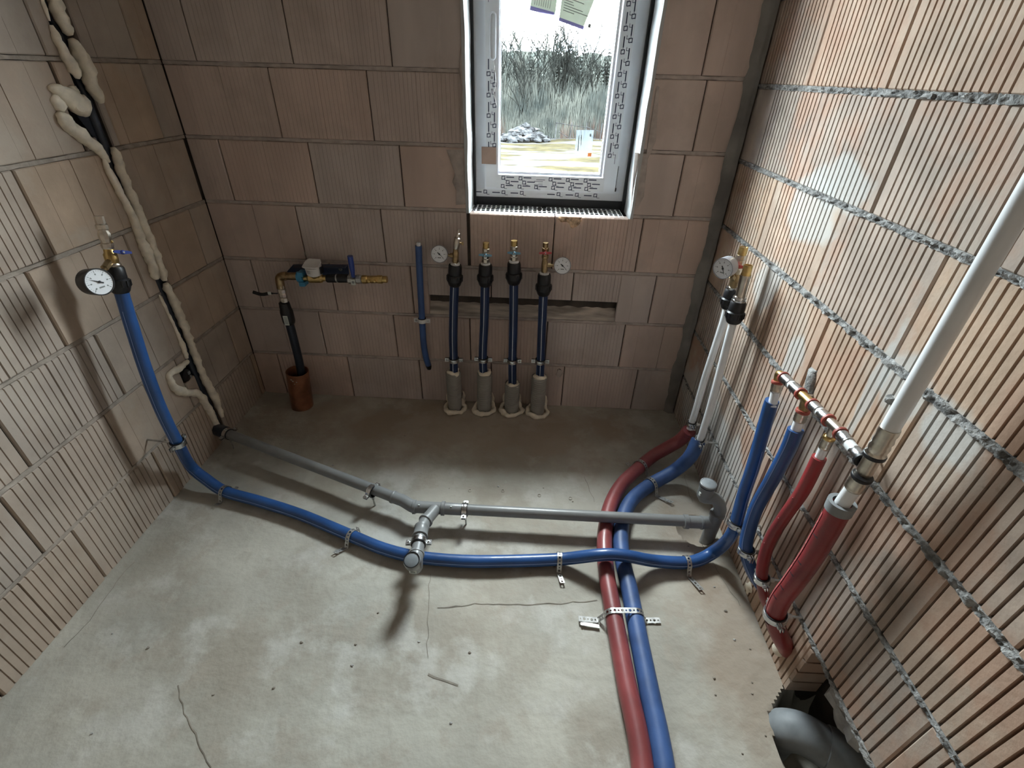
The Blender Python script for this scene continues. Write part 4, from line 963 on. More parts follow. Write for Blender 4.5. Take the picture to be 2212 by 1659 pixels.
def sleeve(top_px, bot_px, label, seed, r=.0385):
    bt = FL(*bot_px); bt = V((bt.x, -DB, 0)); tpz = BK(*top_px, DB+r*.3).z; tx_ = BK(*top_px, DB).x; ax = norm(V((tx_-bt.x, 0, tpz))); L = tpz/ax.z
    t = thing('conduit_sleeve', label, 'sleeve', bt, 'corrugated sleeves at the foot of the risers')
    prof = [(-.03, r*.95), (L*.22, r*.95)]; k = L*.24
    while k < L-.002: prof += [(k, r*.93), (k+.0025, r), (k+.0065, r), (k+.009, r*.93)]; k += .0118
    prof += [(L, r*.95), (L, r*.86), (L-.03, r*.82)]
    G().lathe(prof, bt, ax, 26, cap=False).obj('corrugated_tube', 'grey_conduit', t, smooth=50)
    top = bt+ax*(L-.008); rg = random.Random(seed); ring = []
    for q in range(10):
        a = 2*PI*q/10; ring.append(top+V((math.cos(a)*r*.64, math.sin(a)*r*.64, .004+.012*rg.random())))
    foam_strand(t, ring+ring[:2], [.009, .012, .008, .011, .012, .009], seed, 'foam_plug')
    ring = []
    for q in range(14):
        a = 2*PI*q/14; e = 1.22+.28*rg.random(); ring.append(V((bt.x+math.cos(a)*r*e, max(bt.y+math.sin(a)*r*e, bt.y-1)*1, .006+.010*rg.random()+(.03*max(0, math.sin(a)-.2) if rg.random() > .3 else 0))))
    for q in ring: q.y = min(q.y, -.008)
    foam_strand(t, ring+ring[:2], [.010, .013, .009, .014, .010, .012], seed+20, 'foam_collar')
    g = G(); vs = [V((bt.x, bt.y, .004))]+[V((bt.x+(q.x-bt.x)*1.06, min(-.006, bt.y+(q.y-bt.y)*1.06), .004)) for q in ring]; g.add(vs, [(0, 1+i, 1+(i+1) % 14) for i in range(14)]); g.obj('foam_skin', 'foam', t, smooth=0)
    for e in ((-1, 1) if seed % 2 else (1,)):
        foam_strand(t, [V((bt.x+e*r*1.0, -.018, .01)), V((bt.x+e*r*1.10, -.014, .05+.02*rg.random())), V((bt.x+e*r*.92, -.014, .085))], [.012, .009, .004], seed+40, 'foam_run')
    return t
sleeve((979, 806), (984, 879), 'grey corrugated sleeve round the riser with the left-hand gauge', 1)
sleeve((1047, 808), (1046, 883), 'grey corrugated sleeve round the riser with the darker winged valve', 2)
sleeve((1107, 832), (1105, 883), 'lowest grey corrugated sleeve, round the tallest riser', 3)
sleeve((1165, 816), (1160, 883), 'grey corrugated sleeve round the riser with the red valve', 4)
for (px, nm) in (((980.5, 777), 'riser with the left-hand gauge'), ((1044, 776), 'riser beside it, second in the row'), ((1107, 779), 'tallest riser with pale blue wings'), ((1167, 780), 'riser with the red valve')):
    c = BK(*px, DB); clamp(c, (0, 0, 1), .0210, (1, 0, 0), (c.x, .004, c.z), 'steel wall clamp low on the '+nm, 'clamps on the four risers', 'steel')

# short blue pipe with white cap
sp = spline([BK(904, 531, .036), BK(906, 580, .036), BK(909, 640, .036), BK(912, 695, .036), BK(915, 740, .034), BK(920, 772, .024), BK(926, 790, -.005)], .015)
t = thing('short_pipe', 'short thin blue insulated pipe with a white end on the back wall', 'pipe', (sp[-1].x, 0, sp[-1].z))
G().tube(sp, .0150, 16).obj('insulation', 'blue_dull', t)
ax = norm(sp[0]-sp[1]); G().lathe([(-.01, .0095), (.014, .0095), (.014, .007), (.004, .006)], sp[0], ax, 14).obj('pipe_end', 'white_pipe', t)
G().lathe([(0, .0156), (.02, .0158), (.03, .0156)], sp[-1]-norm(sp[-1]-sp[-2])*.012, norm(sp[-1]-sp[-2]), 16).obj('end_sleeve', 'black_plastic', t)
c = BK(912, 692, .036); clamp(c, (.02, 0, 1), .0153, (1, 0, 0), (c.x, .004, c.z), 'pale steel clamp with two broad lugs on the short blue pipe', None, 'sheet_white')
for (px, e) in (((898, 692), -1), ((926, 692), 1)): pass

# ------------------------------------------------------------------ water meter set
DMt = .105
M_ = thing('water_meter', 'water meter set with brass fittings on a dark blue bracket on the back wall', 'water meter', BK(690, 600, .02))
def mb(px, py, d=DMt): return BK(px, py, d)
g = G(); poly = [mb(619, 588, .03), mb(634, 571, .03), mb(752, 571, .03), mb(755, 592, .03), mb(740, 596, .03), mb(640, 596, .03)]; g.ext(poly, (0, -.004, 0)); 
top = [mb(634, 571, .03), mb(752, 571, .03)]; g.ext([top[0], top[1], top[1]+V((0, -.045, .0)), top[0]+V((.02, -.045, 0))], (0, 0, -.004)); g.box((mb(690, 580, 0)+V((0, -.015, -.005))), (.10, .034, .03))
g.obj('bracket', 'bracket_blue', M_, smooth=0)
bb = mb(736, 581, .036); G().lathe([(0, .0095), (.002, .0095), (.002, .006), (.006, .0058)], bb, (0, -1, 0), 16).obj('bracket_bolt', 'steel', M_)
xa = V((1, 0, -.02)).normalized()
def hl(px0, px1, py, prof_r, m, nm, sides=18, sm=35):
    a, b = mb(px0, py), mb(px1, py); L = (b-a).length
    return G().lathe([(f_*L, r_) for f_, r_ in prof_r], a, b-a, sides).obj(nm, m, M_, smooth=sm)
elb = mb(604, 599); elbp = [mb(607, 622), mb(604, 606), mb(605, 599), mb(612, 596), mb(620, 596)]
G().tube(spline(elbp, .005), .0185, 16).obj('elbow', 'brass_dark', M_)
hl(614, 644, 596.5, [(0, .0195), (.12, .0195), (.14, .0165), (.9, .0170), (1, .0165)], 'brass_dark', 'inlet_pipe')
hl(643, 656, 598, [(0, .021), (.05, .0235), (.95, .0235), (1, .021)], 'clip_blue', 'locking_clip', 16, 30)
g = G(); g.box(mb(652, 590), (.024, .044, .018)); g.box(mb(656, 611), (.026, .040, .018)); g.box(mb(655, 615), (.02, .032, .006)); g.obj('clip_body', 'clip_blue', M_, smooth=0)
hl(654, 708, 601, [(0, .013), (.2, .013), (.28, .021), (.75, .021), (.83, .0135), (1, .0135)], 'brass', 'meter_body', 20)
mc = mb(682, 594); ax = norm(V((.02, -.25, 1))); G().lathe([(-.02, .022), (.006, .024), (.012, .026)], mc, ax, 22).obj('meter_neck', 'brass', M_)
mh = G().lathe([(.010, .033), (.014, .0355), (.046, .0355), (.050, .033), (.052, .0)], mc, ax, 28, cap=False).obj('meter_head', 'sheet_white', M_, smooth=30)
a_, b_, c_ = basis(ax); g = G(); cc = mc+ax*.055; g.ext([cc+a_*x*.034+b_*y*.034 for x, y in ((-1, -.75), (-.5, -1), (.85, -1), (1, -.7), (1, .7), (.85, 1), (-.5, 1), (-1, .75))], ax*.006); g.obj('meter_lid', 'sheet_white', mh, smooth=0)
g = G(); g.box(mc+ax*.03+V((.036, -.004, .0)), (.004, .03, .03)); g.obj('lid_slot', 'black_plastic', mh, smooth=0)
g = G(); 
for k in range(3): g.box(mc+ax*(.022+.006*k)+V((-.008, -.0360, 0)), (.016, .0006, .002))
g.obj('serial_print', 'ink_grey', mh, smooth=0)
hl(706, 752, 601.5, [(0, .0165), (.05, .0185), (.45, .0185), (.47, .0155), (.53, .0155), (.55, .0190), (.95, .0190), (1, .017)], 'black_plastic', 'union', 20)
hl(727, 730, 601, [(0, .0192), (1, .0192)], 'zinc', 'union_mark', 12)
hl(751, 782, 603, [(0, .0165), (.1, .0205), (.3, .0205), (.36, .0175), (.6, .0185), (.66, .0205), (.95, .0205), (1, .017)], 'zinc', 'ball_valve', 8, 25)
G().box(mb(766, 605)+V((0, -.0215, -.002)), (.020, .0012, .026)).obj('white_tag', 'paper', M_, smooth=0)
G().lathe([(0, .006), (.001, .0045)], mb(766, 605)+V((0, -.0222, -.002)), (0, -1, 0), 12).obj('tag_ring', 'ink_grey', M_)
lv = [mb(763, 598, DMt+.012), mb(761, 583, DMt+.018), mb(758, 565, DMt+.022), mb(756, 553, DMt+.024)]
G().tube(spline(lv, .008), [.008]*3+[.0115]*20, 12) if 0 else None
P = spline(lv, .008); G().tube(P, [.0075+.0045*min(1, i/6) for i in range(len(P))], 12).obj('valve_lever', 'handle_blue', M_)
hl(782, 836, 603.5, [(0, .0150), (.03, .0190), (.2, .0190), (.24, .0150), (.28, .0170), (.62, .0170), (.66, .0190), (.80, .0190), (.83, .0155), (.97, .0160), (1, .0150)], 'brass', 'outlet_fitting', 10, 25)
for px in (799, 811): G().lathe([(0, .0065), (.004, .0065), (.005, .005)], mb(px, 604.5)+V((0, -.0165, 0)), (0, -1, 0), 10).obj('test_plug', 'brass', M_)
# vertical part: nuts, lever, black coupling, pipe into the brown sleeve
va, vb_ = mb(606, 616), mb(616, 655); L = (vb_-va).length
G().lathe([(0, .0185), (L*.14, .0185), (L*.16, .0155), (L*.22, .0190), (L*.38, .0190), (L*.40, .0155), (L*.46, .0180), (L*.6, .0180), (L*.64, .0150), (L*.70, .0185), (L*.86, .0185), (L*.88, .0140), (L, .0140)], va, vb_-va, 8).obj('stop_valve', 'nickel', M_, smooth=25)
P = spline([mb(600, 634, DMt+.016), mb(582, 634, DMt+.02), mb(565, 636, DMt+.022), mb(547, 631, DMt+.022)], .006)
G().tube(P, [.0028+.0048*min(1, max(0, i-3)/4) for i in range(len(P))], 10).obj('stop_lever', 'black_plastic', M_)
G().box(mb(582, 633.5, DMt+.029), (.015, .002, .014)).obj('lever_tag', 'paper', M_, smooth=0)
ca, cb = mb(613, 652), mb(626, 700); d = norm(cb-ca); L = (cb-ca).length
G().lathe([(0, .017), (.004, .0235), (L*.3, .0255), (L*.42, .029), (L*.85, .0285), (L*.95, .025), (L, .0215)], ca, d, 24).obj('compression_fitting', 'black_plastic', M_, label='black plastic compression fitting')
lc = mb(624, 687)+V((0, -.0290, 0)); g = G(); a = d; b = norm(V((1, 0, 0))-d*d.x); g.ext([lc+a*x*.024+b*y*.011 for x, y in ((-1, -1), (1, -1), (1, 1), (-1, 1))], (0, -.0008, 0)); lb = g.obj('white_label', 'paper', M_, smooth=0)
g = G()
for k in range(5): g.ext([lc+V((0, -.0012, 0))+a*(x*.0012-.015+.007*k)+b*y*.008 for x, y in ((-1, -1), (1, -1), (1, 1), (-1, 1))], (0, -.0004, 0))
g.obj('label_print', 'ink_grey', lb, smooth=0)
G().tube(spline([mb(625, 697), mb(635, 735, .105), mb(646, 780, .10), mb(655, 830, .10)], .02), .0195, 18).obj('feed_pipe', 'riser_black', M_)
# brown drain sleeve
cx, cy = .246, -.100; tz = BK(642, 801, .100).z
t = thing('ground_pipe', 'brown terracotta coloured pipe end standing in the floor round the meter feed', 'pipe', (cx, cy, 0))
ax = norm(V((BK(642, 801, .1).x-cx, 0, tz)))
G().lathe([(-.03, .055), (tz-.004, .055), (tz, .0545), (tz, .0515), (.02, .051)], (cx, cy, 0), ax, 32, cap=False).obj('pipe_wall', 'terracotta', t)
g = G()
for k, (a, z, s_) in enumerate(((-1.75, tz-.02, .006), (-1.62, tz-.028, .005), (-1.3, tz-.034, .004), (-1.5, tz-.045, .003))):
    g.ball(V((cx, cy, 0))+ax*z+V((math.cos(a)*.0545, math.sin(a)*.0545, 0)), (s_, .002, s_*.7), 8, 6)
g.obj('splash', 'foam_grey', t)
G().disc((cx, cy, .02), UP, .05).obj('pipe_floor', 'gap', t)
for k, px in enumerate(((662, 548), (730, 547))):
    tag(G().lathe([(-.004, .0075), (.0015, .0085), (.002, .006), (-.006, .0045)], BK(*px), (0, -1, 0), 14).obj('wall_plug', 'foam_grey', None), 'grey wall plug above the water meter, by the '+('elbow' if k == 0 else 'blue lever')+' side', 'wall plug')
for k, px in enumerate(((1015, 1060), (1086, 1060), (1165, 1070), (1232, 1077))):
    q = FL(*px); q.z = floor_z(q.x, q.y)
    o = tag(G().lathe([(-.004, .007), (.0018, .0085), (.0024, .006), (-.008, .0042)], q, UP, 14).obj('floor_plug', 'foam_grey', None), 'small round plastic plug set in the floor behind the grey drain', 'floor plug', 'plugs in the floor')

# ------------------------------------------------------------------ grey drain
ZG = .078; RG = .0250; G.rs = .86
A = FL(488, 935, ZG+.012); Bq = FL(866, 1080, ZG); Cq = FL(896, 1095, ZG); D_ = FL(956, 1099.5, ZG); E_ = FL(1503, 1128, ZG+.002)
dr = thing('drain_pipe', 'grey plastic drain line crossing the floor with a tee and capped branches', 'drain pipe', (Cq.x, Cq.y, 0))
d1 = norm(Bq-A); d2 = norm(E_-D_)
G().lathe([(0, RG), ((Bq-A).length, RG)], A-d1*.02, d1, 24).obj('pipe', 'grey_pvc', dr)
G().tube(spline([Bq-d1*.035, Bq-d1*.01, Bq+d1*.012, Cq-d2*.006, Cq+d2*.01], .006), .0275, 24).obj('elbow', 'grey_pvc', dr)
G().lathe([(0, .0275), (.003, .030), (.009, .030), (.012, .0275)], Bq-d1*.042, d1, 24).obj('socket_rim', 'grey_pvc', dr)
teo = G().lathe([(-.008, .0275), (-.006, .0325), (.004, .0325), (.006, .0275), ((D_-Cq).length-.006, .0275), ((D_-Cq).length-.004, .0325), ((D_-Cq).length+.008, .0325), ((D_-Cq).length+.010, .0275), ((D_-Cq).length+.075, .0275), ((D_-Cq).length+.078, .0255)], Cq, d2, 24).obj('tee', 'grey_pvc', dr)
G().lathe([((D_-Cq).length+.06, RG), ((E_-Cq).length+.01, RG)], Cq, d2, 24).obj('pipe', 'grey_pvc', dr)
for s_ in (.02, (D_-Cq).length+.035): G().box(Cq+d2*s_+V((0, -.009, .0222)), (.006, .004, .003)).obj('white_mark', 'paper', dr, smooth=0)
# branch towards the room, then a capped bend
b0 = FL(939, 1102, ZG+.004); b1 = FL(918, 1127, ZG+.016); b2 = FL(910, 1146, ZG+.024); b3 = FL(903, 1182, ZG+.034); b4 = FL(899, 1200, ZG+.040)
db = norm(b1-b0); dc = norm(b3-b2)
G().lathe([(-.005, .0265), ((b1-b0).length-.012, .0270), ((b1-b0).length-.010, .0320), ((b1-b0).length-.002, .0320), ((b1-b0).length, .027)], b0, db, 22).obj('branch_socket', 'grey_pvc', dr)
G().tube(spline([b1-db*.01, b1, b2, b2+dc*.012], .006), .0255, 22).obj('branch_bend', 'grey_pvc', dr)
L = (b4-b2).length
G().lathe([(-.016, .0265), (-.014, .0320), (-.006, .0320), (-.003, .0300), (.026, .0300), (.030, .0325), (.036, .0325), (.038, .0255), (L, .0255)], b2-dc*.004, dc, 22).obj('branch_pipe', 'grey_pvc', dr)
cp = FL(889, 1209, .168); dcap = norm(V((-.02, -.34, 1)))
kn = V((cp.x, cp.y, 0))+V((0, .0, 0)); low = cp-dcap*.088
G().lathe([(0, .0275), (.002, .032), (.010, .032), (.012, .028)], b4-dc*.012, dc, 22).obj('bend_rim', 'grey_pvc', dr)
G().tube(spline([b4-dc*.008, b4+dc*.012, low+dcap*.012, low+dcap*.034, low+dcap*.060], .006), .0285, 22).obj('bend', 'grey_pvc', dr)
G().lathe([(0, .0285), (.004, .0325), (.030, .0330), (.036, .0310), (.036, .0285), (.033, .0285)], cp-dcap*.038, dcap, 26, cap=False).obj('bend_socket', 'grey_pvc', dr)
G().lathe([(0, .0282), (.006, .0282), (.007, .0262)], cp-dcap*.008, dcap, 26).obj('end_cap', 'grey_pvc_dusty', dr)
G().lathe([(-.003, .0280), (.0012, .0284), (.0012, .0305), (-.003, .0305)], cp, dcap, 28, cap=False).obj('cap_gap_shade', 'black_plastic', dr)  # black ring standing for the dark gap round the cap
g = G(); q = cp-dcap*.045+V((.003, -.0298, 0)); g.box(q, (.024, .0012, .014)); lb = g.obj('white_label', 'paper', dr, smooth=0); g = G(); g.box(q+V((0, -.001, -.001)), (.016, .0006, .006)); g.obj('label_print', 'ink_grey', lb, smooth=0)
# right-hand end: tee, offset and capped upright
d2e = d2
G().lathe([(-.006, .0275), (-.004, .0320), (.012, .0320), (.015, .0280), (.058, .0280), (.060, .0315), (.066, .0315), (.068, .0285), (.11, .0285)], E_-d2*.042, d2e, 24).obj('end_socket', 'grey_pvc', dr)
bd = E_+d2*.068
G().lathe([(-.18, .0285), (.042, .0290), (.045, .0325), (.056, .0325), (.058, .028)], bd, V((.02, 0, 1)), 24).obj('end_tee', 'grey_pvc', dr)
u1 = bd+V((.003, 0, .040)); cpt = RW(1531, 1041, W-FL(1531, 1041, .255).x); cpt = FL(1531, 1043, .262)
G().tube(spline([u1, u1+V((.003, .004, .035)), u1.lerp(cpt, .45)+V((.006, 0, .012)), cpt-V((0, 0, .075)), cpt-V((0, 0, .050))], .007), .0265, 22).obj('offset_bend', 'grey_pvc', dr)
G().lathe([(-.066, .0275), (-.062, .0320), (-.024, .0325), (-.012, .0345), (-.002, .0345), (0, .0315), (0, .030), (-.003, .030)], cpt, UP, 26, cap=False).obj('upright_socket', 'grey_pvc', dr)
G().lathe([(-.006, .0295), (-.001, .0295), (.0005, .027)], cpt, UP, 26).obj('end_cap', 'grey_pvc_dusty', dr)
G().lathe([(-.014, .0346), (-.013, .0352), (-.011, .0352), (-.010, .0346)], cpt, UP, 28, cap=False).obj('cap_gap_shade', 'black_plastic', dr)  # black ring for gap shade, as on the branch cap
G().lathe([(0, .030), (.006, .033), (.06, .034)], A-d1*.03+d1*-.03, d1, 22).obj('wall_socket', 'riser_black', dr)
G().box(cpt+V((-.0255, -.013, -.045)), (.004, .010, .014)).obj('white_mark', 'paper', dr, smooth=0)
G.rs = 1.
def floor_clamp(c, ax, r, label, ear): clamp(c, ax, r, ear, (c.x+.004, c.y-.004, -.004), label)
floor_clamp(FL(803, 1061, ZG), d1, RG*.86+.0004, 'steel clamp on the grey drain before its elbow', V((.35, -.75, .0)).cross(UP).cross(d1) if 0 else d1.cross(UP))
floor_clamp(FL(1004, 1101.5, ZG), d2, RG*.86+.0004, 'steel clamp on the grey drain beside its tee', d2.cross(UP))
floor_clamp(b2.lerp(b4, .50), dc, .0225, 'steel clamp with bright lugs on the capped branch of the drain', dc.cross(UP))
q = A+d1*.015; clamp(q, d1, RG*.86+.0006, d1.cross(UP), (q.x, q.y, -.004), 'dark clamp on the grey drain at the left wall')

# big grey elbow in the broken floor pit
t = thing('soil_elbow', 'big dusty grey drain elbow lying in the broken hole at the wall foot', 'drain elbow', (2.22, -1.48, -.12))
e0 = V((2.184, -1.470, -.16)); 
G().tube(spline([e0, e0+V((0, 0, .05)), V((2.185, -1.471, -.06)), V((2.193, -1.476, -.022)), V((2.222, -1.490, .002)), V((2.255, -1.510, .006)), V((2.30, -1.537, .0))], .008), .0520, 30).obj('bend', 'grey_pvc_dusty', t)
dE = norm(V((.045, -.023, 0))); pE = V((2.272, -1.520, .004))
G().lathe([(0, .051), (.002, .056), (.05, .057), (.06, .060), (.09, .060)], pE, dE, 30).obj('socket', 'grey_pvc_dusty', t)

# ------------------------------------------------------------------ perforated straps
def on_path(P, px, py):
    best = None
    for i in range(1, len(P)-1):
        v = P[i]-CAM; X = 1106+FPX*v.dot(RGT)/v.dot(FWD); Y = 829.5+FPX*v.dot(DWN)/v.dot(FWD); e = (X-px)**2+(Y-py)**2
        if best is None or e < best[0]: best = (e, i)
    i = best[1]; return P[i], norm(P[i+1]-P[i-1])
for (P, px, py, r, lb, t1, t2, tw) in ((path, 487, 1062, RB, 'perforated strap over the long blue pipe near the left wall', .03, .035, 0), (path, 762, 1158, RB, 'perforated strap over the long blue pipe, between the left wall and the drain branch', .03, .055, -.02),
        (path, 1208, 1208, RB, 'perforated strap over the long blue pipe, beside the red floor pipe', .02, .06, .01), (path, 1486, 1214, RB, 'perforated strap over the long blue pipe, close to the right wall', .02, .075, .02),
        (bp, 1408, 1046, RF, 'perforated strap over the blue floor pipe by the corner', .02, .08, .02), (rpth, 1384, 1008, RF, 'perforated strap over the red floor pipe by the corner', .04, .02, 0)):
    c, a = on_path(P, px, py)
    if a.x < 0: a = -a
    strap(c, a, r*1.04, t1, t2, lb, twist=tw)
# one long strap over both floor pipes
cr_, ar = on_path(rpth, 1330, 1331); cb_, ab = on_path(bp, 1372, 1331)
def long_strap():
    a = norm(V((ar.x, ar.y, 0))); s_ = norm(V((cb_.x-cr_.x, cb_.y-cr_.y, 0))); a = V((-s_.y, s_.x, 0)); R2 = RF+.003; path_ = []
    p = cr_-s_*(RF+.085); p.z = .012; path_.append(p); p = cr_-s_*(RF+.02); p.z = .004; path_.append(p)
    for k in range(8): t = PI-PI*.55*k/7; q = cr_+s_*R2*math.cos(t); q.z = max(.004, cr_.z+R2*math.sin(t)); path_.append(q)
    for k in range(8): t = PI*.55-PI*.55*k/7; q = cb_+s_*R2*math.cos(t); q.z = max(.004, cb_.z+R2*math.sin(t)); path_.append(q)
    p = cb_+s_*(RF+.012); p.z = .004; path_.append(p); p = cb_+s_*(RF+.06); p.z = .006; path_.append(p)
    L = [0]
    for i in range(1, len(path_)): L.append(L[-1]+(path_[i]-path_[i-1]).length)
    def at(s0):
        s0 = min(max(s0, 0), L[-1]-1e-6)
        for i in range(1, len(L)):
            if s0 <= L[i]: return path_[i-1].lerp(path_[i], (s0-L[i-1])/max(1e-9, L[i]-L[i-1]))
    n_ = int(L[-1]/.0125); cl = L[-1]/n_; g = G(); w = .019; out = [(-.5, -.5), (0, -.5), (.5, -.5), (.5, 0), (.5, .5), (0, .5), (-.5, .5), (-.5, 0)]
    for i in range(n_):
        hr = .0046 if i % 2 else .0030; vs = [at(i*cl+cl*(.5+u))+a*w*v for u, v in out]+[at(i*cl+cl*.5+hr*u/math.hypot(u, v))+a*hr*v/math.hypot(u, v) for u, v in out]
        g.add(vs, [(k, (k+1) % 8, 8+(k+1) % 8, 8+k) for k in range(8)])
    for (sd, sgn) in ((-1, 1), (1, -1)):   # splayed second end
        c = (cr_-s_*(RF+.05)) if sd < 0 else (cb_+s_*(RF+.03)); c.z = .009
        g.add([c+s_*x+a*y for x, y in ((-.03*sd*-1, -.02), (.03, -.03), (.03, -.018), (-.03*sd*-1, -.008))], [(0, 1, 2, 3)])
    o = g.obj('perforated_strap', 'zinc', None, smooth=0); md = o.modifiers.new('thickness', 'SOLIDIFY'); md.thickness = .0009
    tag(o, 'long perforated strap spanning the red and the blue floor pipe side by side', 'strap', 'perforated fixing straps on the floor')
long_strap()
c = LW(384, 957, DL); clamp(c, norm(lp[-1]-lp[-2]), RB*.92+.001, (0, 1, .1), (-.004, c.y+.01, c.z), 'steel clamp holding the long blue pipe to the left wall')

# ------------------------------------------------------------------ crumbs of mortar and brick on the floor
rg = random.Random(11); sc_ = []
for k in range(34):
    px, py = rg.choice([(rg.uniform(150, 1500), rg.uniform(1180, 1640)), (rg.uniform(620, 1500), rg.uniform(930, 1090)), (rg.uniform(1520, 1680), rg.uniform(1250, 1650))]); q = FL(px, py)
    if q.x > W-.05 or q.x < .05 or in_pit(q.x, q.y): continue
    s_ = rg.uniform(.0022, .0045); q.z = floor_z(q.x, q.y)+s_*.3
    o = G().ball(q, (s_*1.4, s_, s_*.7), 6, 4, wob=.6, seed=k).obj('crumb', 'crack' if k % 3 else 'mortar', None, smooth=0)
    tag(o, 'tiny dark crumb of mortar lying on the concrete floor' if k % 3 else 'tiny pale crumb of mortar lying on the concrete floor', 'crumb', 'dark crumbs on the floor' if k % 3 else 'pale crumbs on the floor')

# ------------------------------------------------------------------ outside: field, snow, rubble heap, wood edge
ZO = -2.5
g = G(); vs = []; fs = []; nx, ny = 60, 60
for j in range(ny+1):
    for i in range(nx+1):
        x = -60+120*i/nx; y = 1.2+118*(j/ny)**1.6; vs.append((x, y, ZO+.25*nz3((x*.12, y*.12, 0), 1)+.06*nz3((x*.6, y*.6, 4), 1)+(.06*max(0, y-42) if y > 42 else 0)))
for j in range(ny):
    for i in range(nx): a = j*(nx+1)+i; fs.append((a, a+1, a+nx+2, a+nx+1))
gr = g.add(vs, fs).obj('ground', 'dry_grass', None); 
g = G(); vs = []; fs = []; nx, ny = 90, 30
for j in range(ny+1):
    for i in range(nx+1):
        x = -30+64*i/nx; t_ = j/ny; y = 39.8+16*t_; top_ = 5.75+.55*nz3((x*.35, 3, 0), 1)+.35*nz3((x*1.3, 9, 0), 1)
        vs.append((x, y, ZO-.2+top_*min(1, t_*1.9)**.8+.35*nz3((x*1.1, y*1.1, 2), 1)+.25*nz3((x*2.6, y*2.6, 5), 1)))
for j in range(ny):
    for i in range(nx): a = j*(nx+1)+i; fs.append((a, a+1, a+nx+2, a+nx+1))
tag(g.add(vs, fs).obj('sky_block_bank', 'added_bank', None, smooth=0), 'steep wooded bank behind the trees outside the window', kind='structure')  # bank added so that sky glare does not show through the thicket
tag(gr, 'field of dry grass and melting snow outside the window', kind='structure')
rg = random.Random(5)
hp = thing('rubble_heap', 'snowy heap of broken stones in the field outside the window', 'rubble heap', (.55, 36.5, ZO))
for k in range(60):
    a = rg.uniform(0, 2*PI); rr = rg.random()**.6*1.75; h = max(0, 1.05*(1-rr/1.9)); s_ = rg.uniform(.14, .34)
    G().ball((.55+rr*math.cos(a), 36.5+rr*math.sin(a)*.7, ZO+h*rg.uniform(.6, 1.)), (s_*1.3, s_, s_*.75), 7, 5, wob=.6, seed=k).obj('stone', 'snow' if rg.random() > .35 else 'stone', hp, smooth=0)
fn = thing('wire_fence', 'sagging post and rail fence at the foot of the wood', 'fence', (4.5, 37.2, ZO))
for x in (2.9, 4.0, 5.1, 6.2):
    G().tube([(x, 37.2, ZO-.1), (x+.05, 37.2, ZO+1.15)], .03, 6).obj('post', 'snow', fn)
for (p, q) in (((2.9, 1.1), (5.1, .85)), ((3.1, .55), (3.9, .15)), ((5.1, .9), (6.2, .6)), ((5.2, .5), (5.9, .15))): G().tube([(p[0], 37.15, ZO+p[1]), (q[0], 37.15, ZO+q[1])], .022, 6).obj('rail', 'stone', fn)
def bare_tree(seed, h, dens=1.):
    r = random.Random(seed); g = G()
    def branch(p, d, l, rad, lev):
        k = 3; pts = [p]; dd = d
        for i in range(k):
            dd = norm(dd+V((r.uniform(-.2, .2), r.uniform(-.2, .2), r.uniform(-.05, .16)))); pts.append(pts[-1]+dd*l/k)
        g.tube(pts, [rad*(1-.22*i) for i in range(k+1)], 4 if lev < 2 else 3, False)
        if lev >= 4: return
        n_ = [9, 5, 4, 3][lev]
        for i in range(int(n_*dens)):
            t = r.uniform(.25, 1.) if lev else r.uniform(.22, 1.)
            q = pts[min(k-1, int(t*k))].lerp(pts[min(k, int(t*k)+1)], t*k-int(t*k))
            a = r.uniform(0, 2*PI); side = V((math.cos(a), math.sin(a), 0)); nd = norm(dd*.75+side*r.uniform(.45, .95)+V((0, 0, .25)))
            branch(q, nd, l*r.uniform(.36, .58)*(1.15-.4*t), rad*.52, lev+1)
    branch(V((0, 0, -.2)), V((r.uniform(-.06, .06), 0, 1)), h*.92, h*.0125, 0)
    return g
def conifer_tree(seed, h):
    r = random.Random(seed); g = G(); g.tube([(0, 0, -.2), (0, 0, h)], [h*.012, .01], 5)
    z = h*.12
    while z < h*.985:
        l = (h-z)*.24+.06; n_ = 9
        for k in range(n_):
            a = 2*PI*(k+r.random())/n_; d = V((math.cos(a), math.sin(a), 0)); ll = l*r.uniform(.7, 1.1); s_ = V((-d.y, d.x, 0)); w_ = ll*.28
            p0 = V((0, 0, z)); p1 = V((0, 0, z-ll*.18))+d*ll*.6; p2 = V((0, 0, z-ll*.12))+d*ll
            g.add([p0+s_*w_*.2, p0-s_*w_*.2, p1-s_*w_, p1+s_*w_, p2, p1+V((0, 0, -ll*.16))], [(0, 1, 2, 3), (3, 2, 4), (2, 3, 5), (4, 2, 5), (3, 4, 5)])
        z += max(.10, h*.035)
    return g
protos = [bare_tree(s, h).obj('bare_tree', 'twig' if i % 3 else 'bark', None, smooth=0) for i, (s, h) in enumerate(((1, 5.2), (2, 5.8), (3, 4.7), (4, 6.0)))]
cps = [conifer_tree(s, h).obj('conifer', 'conifer', None, smooth=0) for s, h in ((1, 6.), (2, 5.2))]
rg = random.Random(21); used = set()
def put(proto, x, y, s, lab, cat, grp, z=None):
    if proto.name in used: o = proto.copy(); COL.objects.link(o)
    else: o = proto; used.add(proto.name)
    o.location = (x, y, (ZO+(.06*max(0, y-42))) if z is None else z); o.scale = (s, s, s*rg.uniform(.92, 1.1)); o.rotation_euler = (0, 0, rg.uniform(0, 6.28)); tag(o, lab, cat, grp); return o
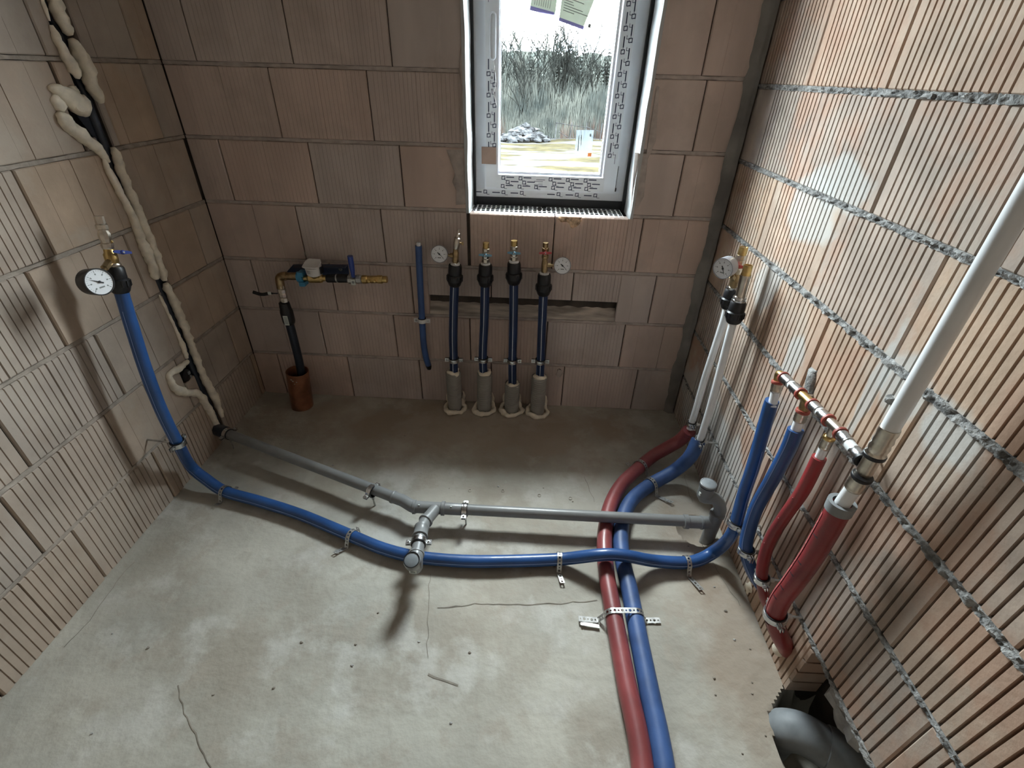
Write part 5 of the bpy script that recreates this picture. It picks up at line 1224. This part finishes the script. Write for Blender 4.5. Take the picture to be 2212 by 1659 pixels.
for k in range(46):
    x = -3.6+12.5*(k % 23)/22+rg.uniform(-.25, .25); y = 39.5+(k//23)*3.2+rg.uniform(-1., 1.4)
    put(protos[k % 4], x, y, rg.uniform(.92, 1.2), 'bare leafless tree in the wood edge seen through the window', 'tree', 'bare trees in the wood edge')
for (x, y, s) in ((3.05, 42.5, 1.30), (.75, 44, 1.22), (5.0, 44, 1.15), (6.9, 43.5, 1.18), (4.2, 46, 1.2)):
    put(cps[rg.randrange(2)], x, y, s, 'dark green conifer rising above the bare trees outside', 'tree', 'conifers above the wood edge')
tall = bare_tree(9, 11.2, 1.15).obj('tall_tree', 'bark', None, smooth=0); put(tall, -1.55, 41.5, 1., 'tallest bare tree with a spreading crown above the wood edge', 'tree', None)
# undergrowth between the trees
g = G(); rr = random.Random(8)
for k in range(24000):
    x = rr.uniform(-5.5, 11); y = 38.2+rr.random()**1.5*8; h = rr.uniform(.8, 4.2)*(.75+.35*nz3((x*.5, y*.3, 0), 1)); z = ZO+.06*max(0, y-42)
    if rr.random() < .55: z += rr.uniform(0, 2.6); h *= .55
    dx, dy = rr.uniform(-.28, .28)*h, rr.uniform(-.2, .2)*h; w_ = rr.uniform(.010, .022)
    g.add([(x-w_, y, z), (x+w_, y, z), (x+dx*.5+w_*.8, y+dy*.5, z+h*.55), (x+dx*.5-w_*.8, y+dy*.5, z+h*.55), (x+dx, y+dy, z+h)], [(0, 1, 2, 3), (3, 2, 4)])
tag(g.obj('undergrowth', 'twig', None, smooth=0), 'dense grey brown twigs and undergrowth of the wood edge', 'undergrowth', kind='stuff')
g = G()
for k in range(1100):
    x = rr.choice((rr.uniform(-2.6, -1.0), rr.uniform(3.2, 7.5), rr.uniform(5.6, 8.5))); y = rr.uniform(37.9, 39); h = rr.uniform(.5, 1.7); dx = rr.uniform(-.3, .3)*h; w_ = .014
    g.add([(x-w_, y, ZO-.1), (x+w_, y, ZO-.1), (x+dx, y, ZO+h)], [(0, 1, 2)])
tag(g.obj('brushwood', 'twig_red', None, smooth=0), 'reddish brown brushwood in front of the bare trees', 'brushwood', kind='stuff')
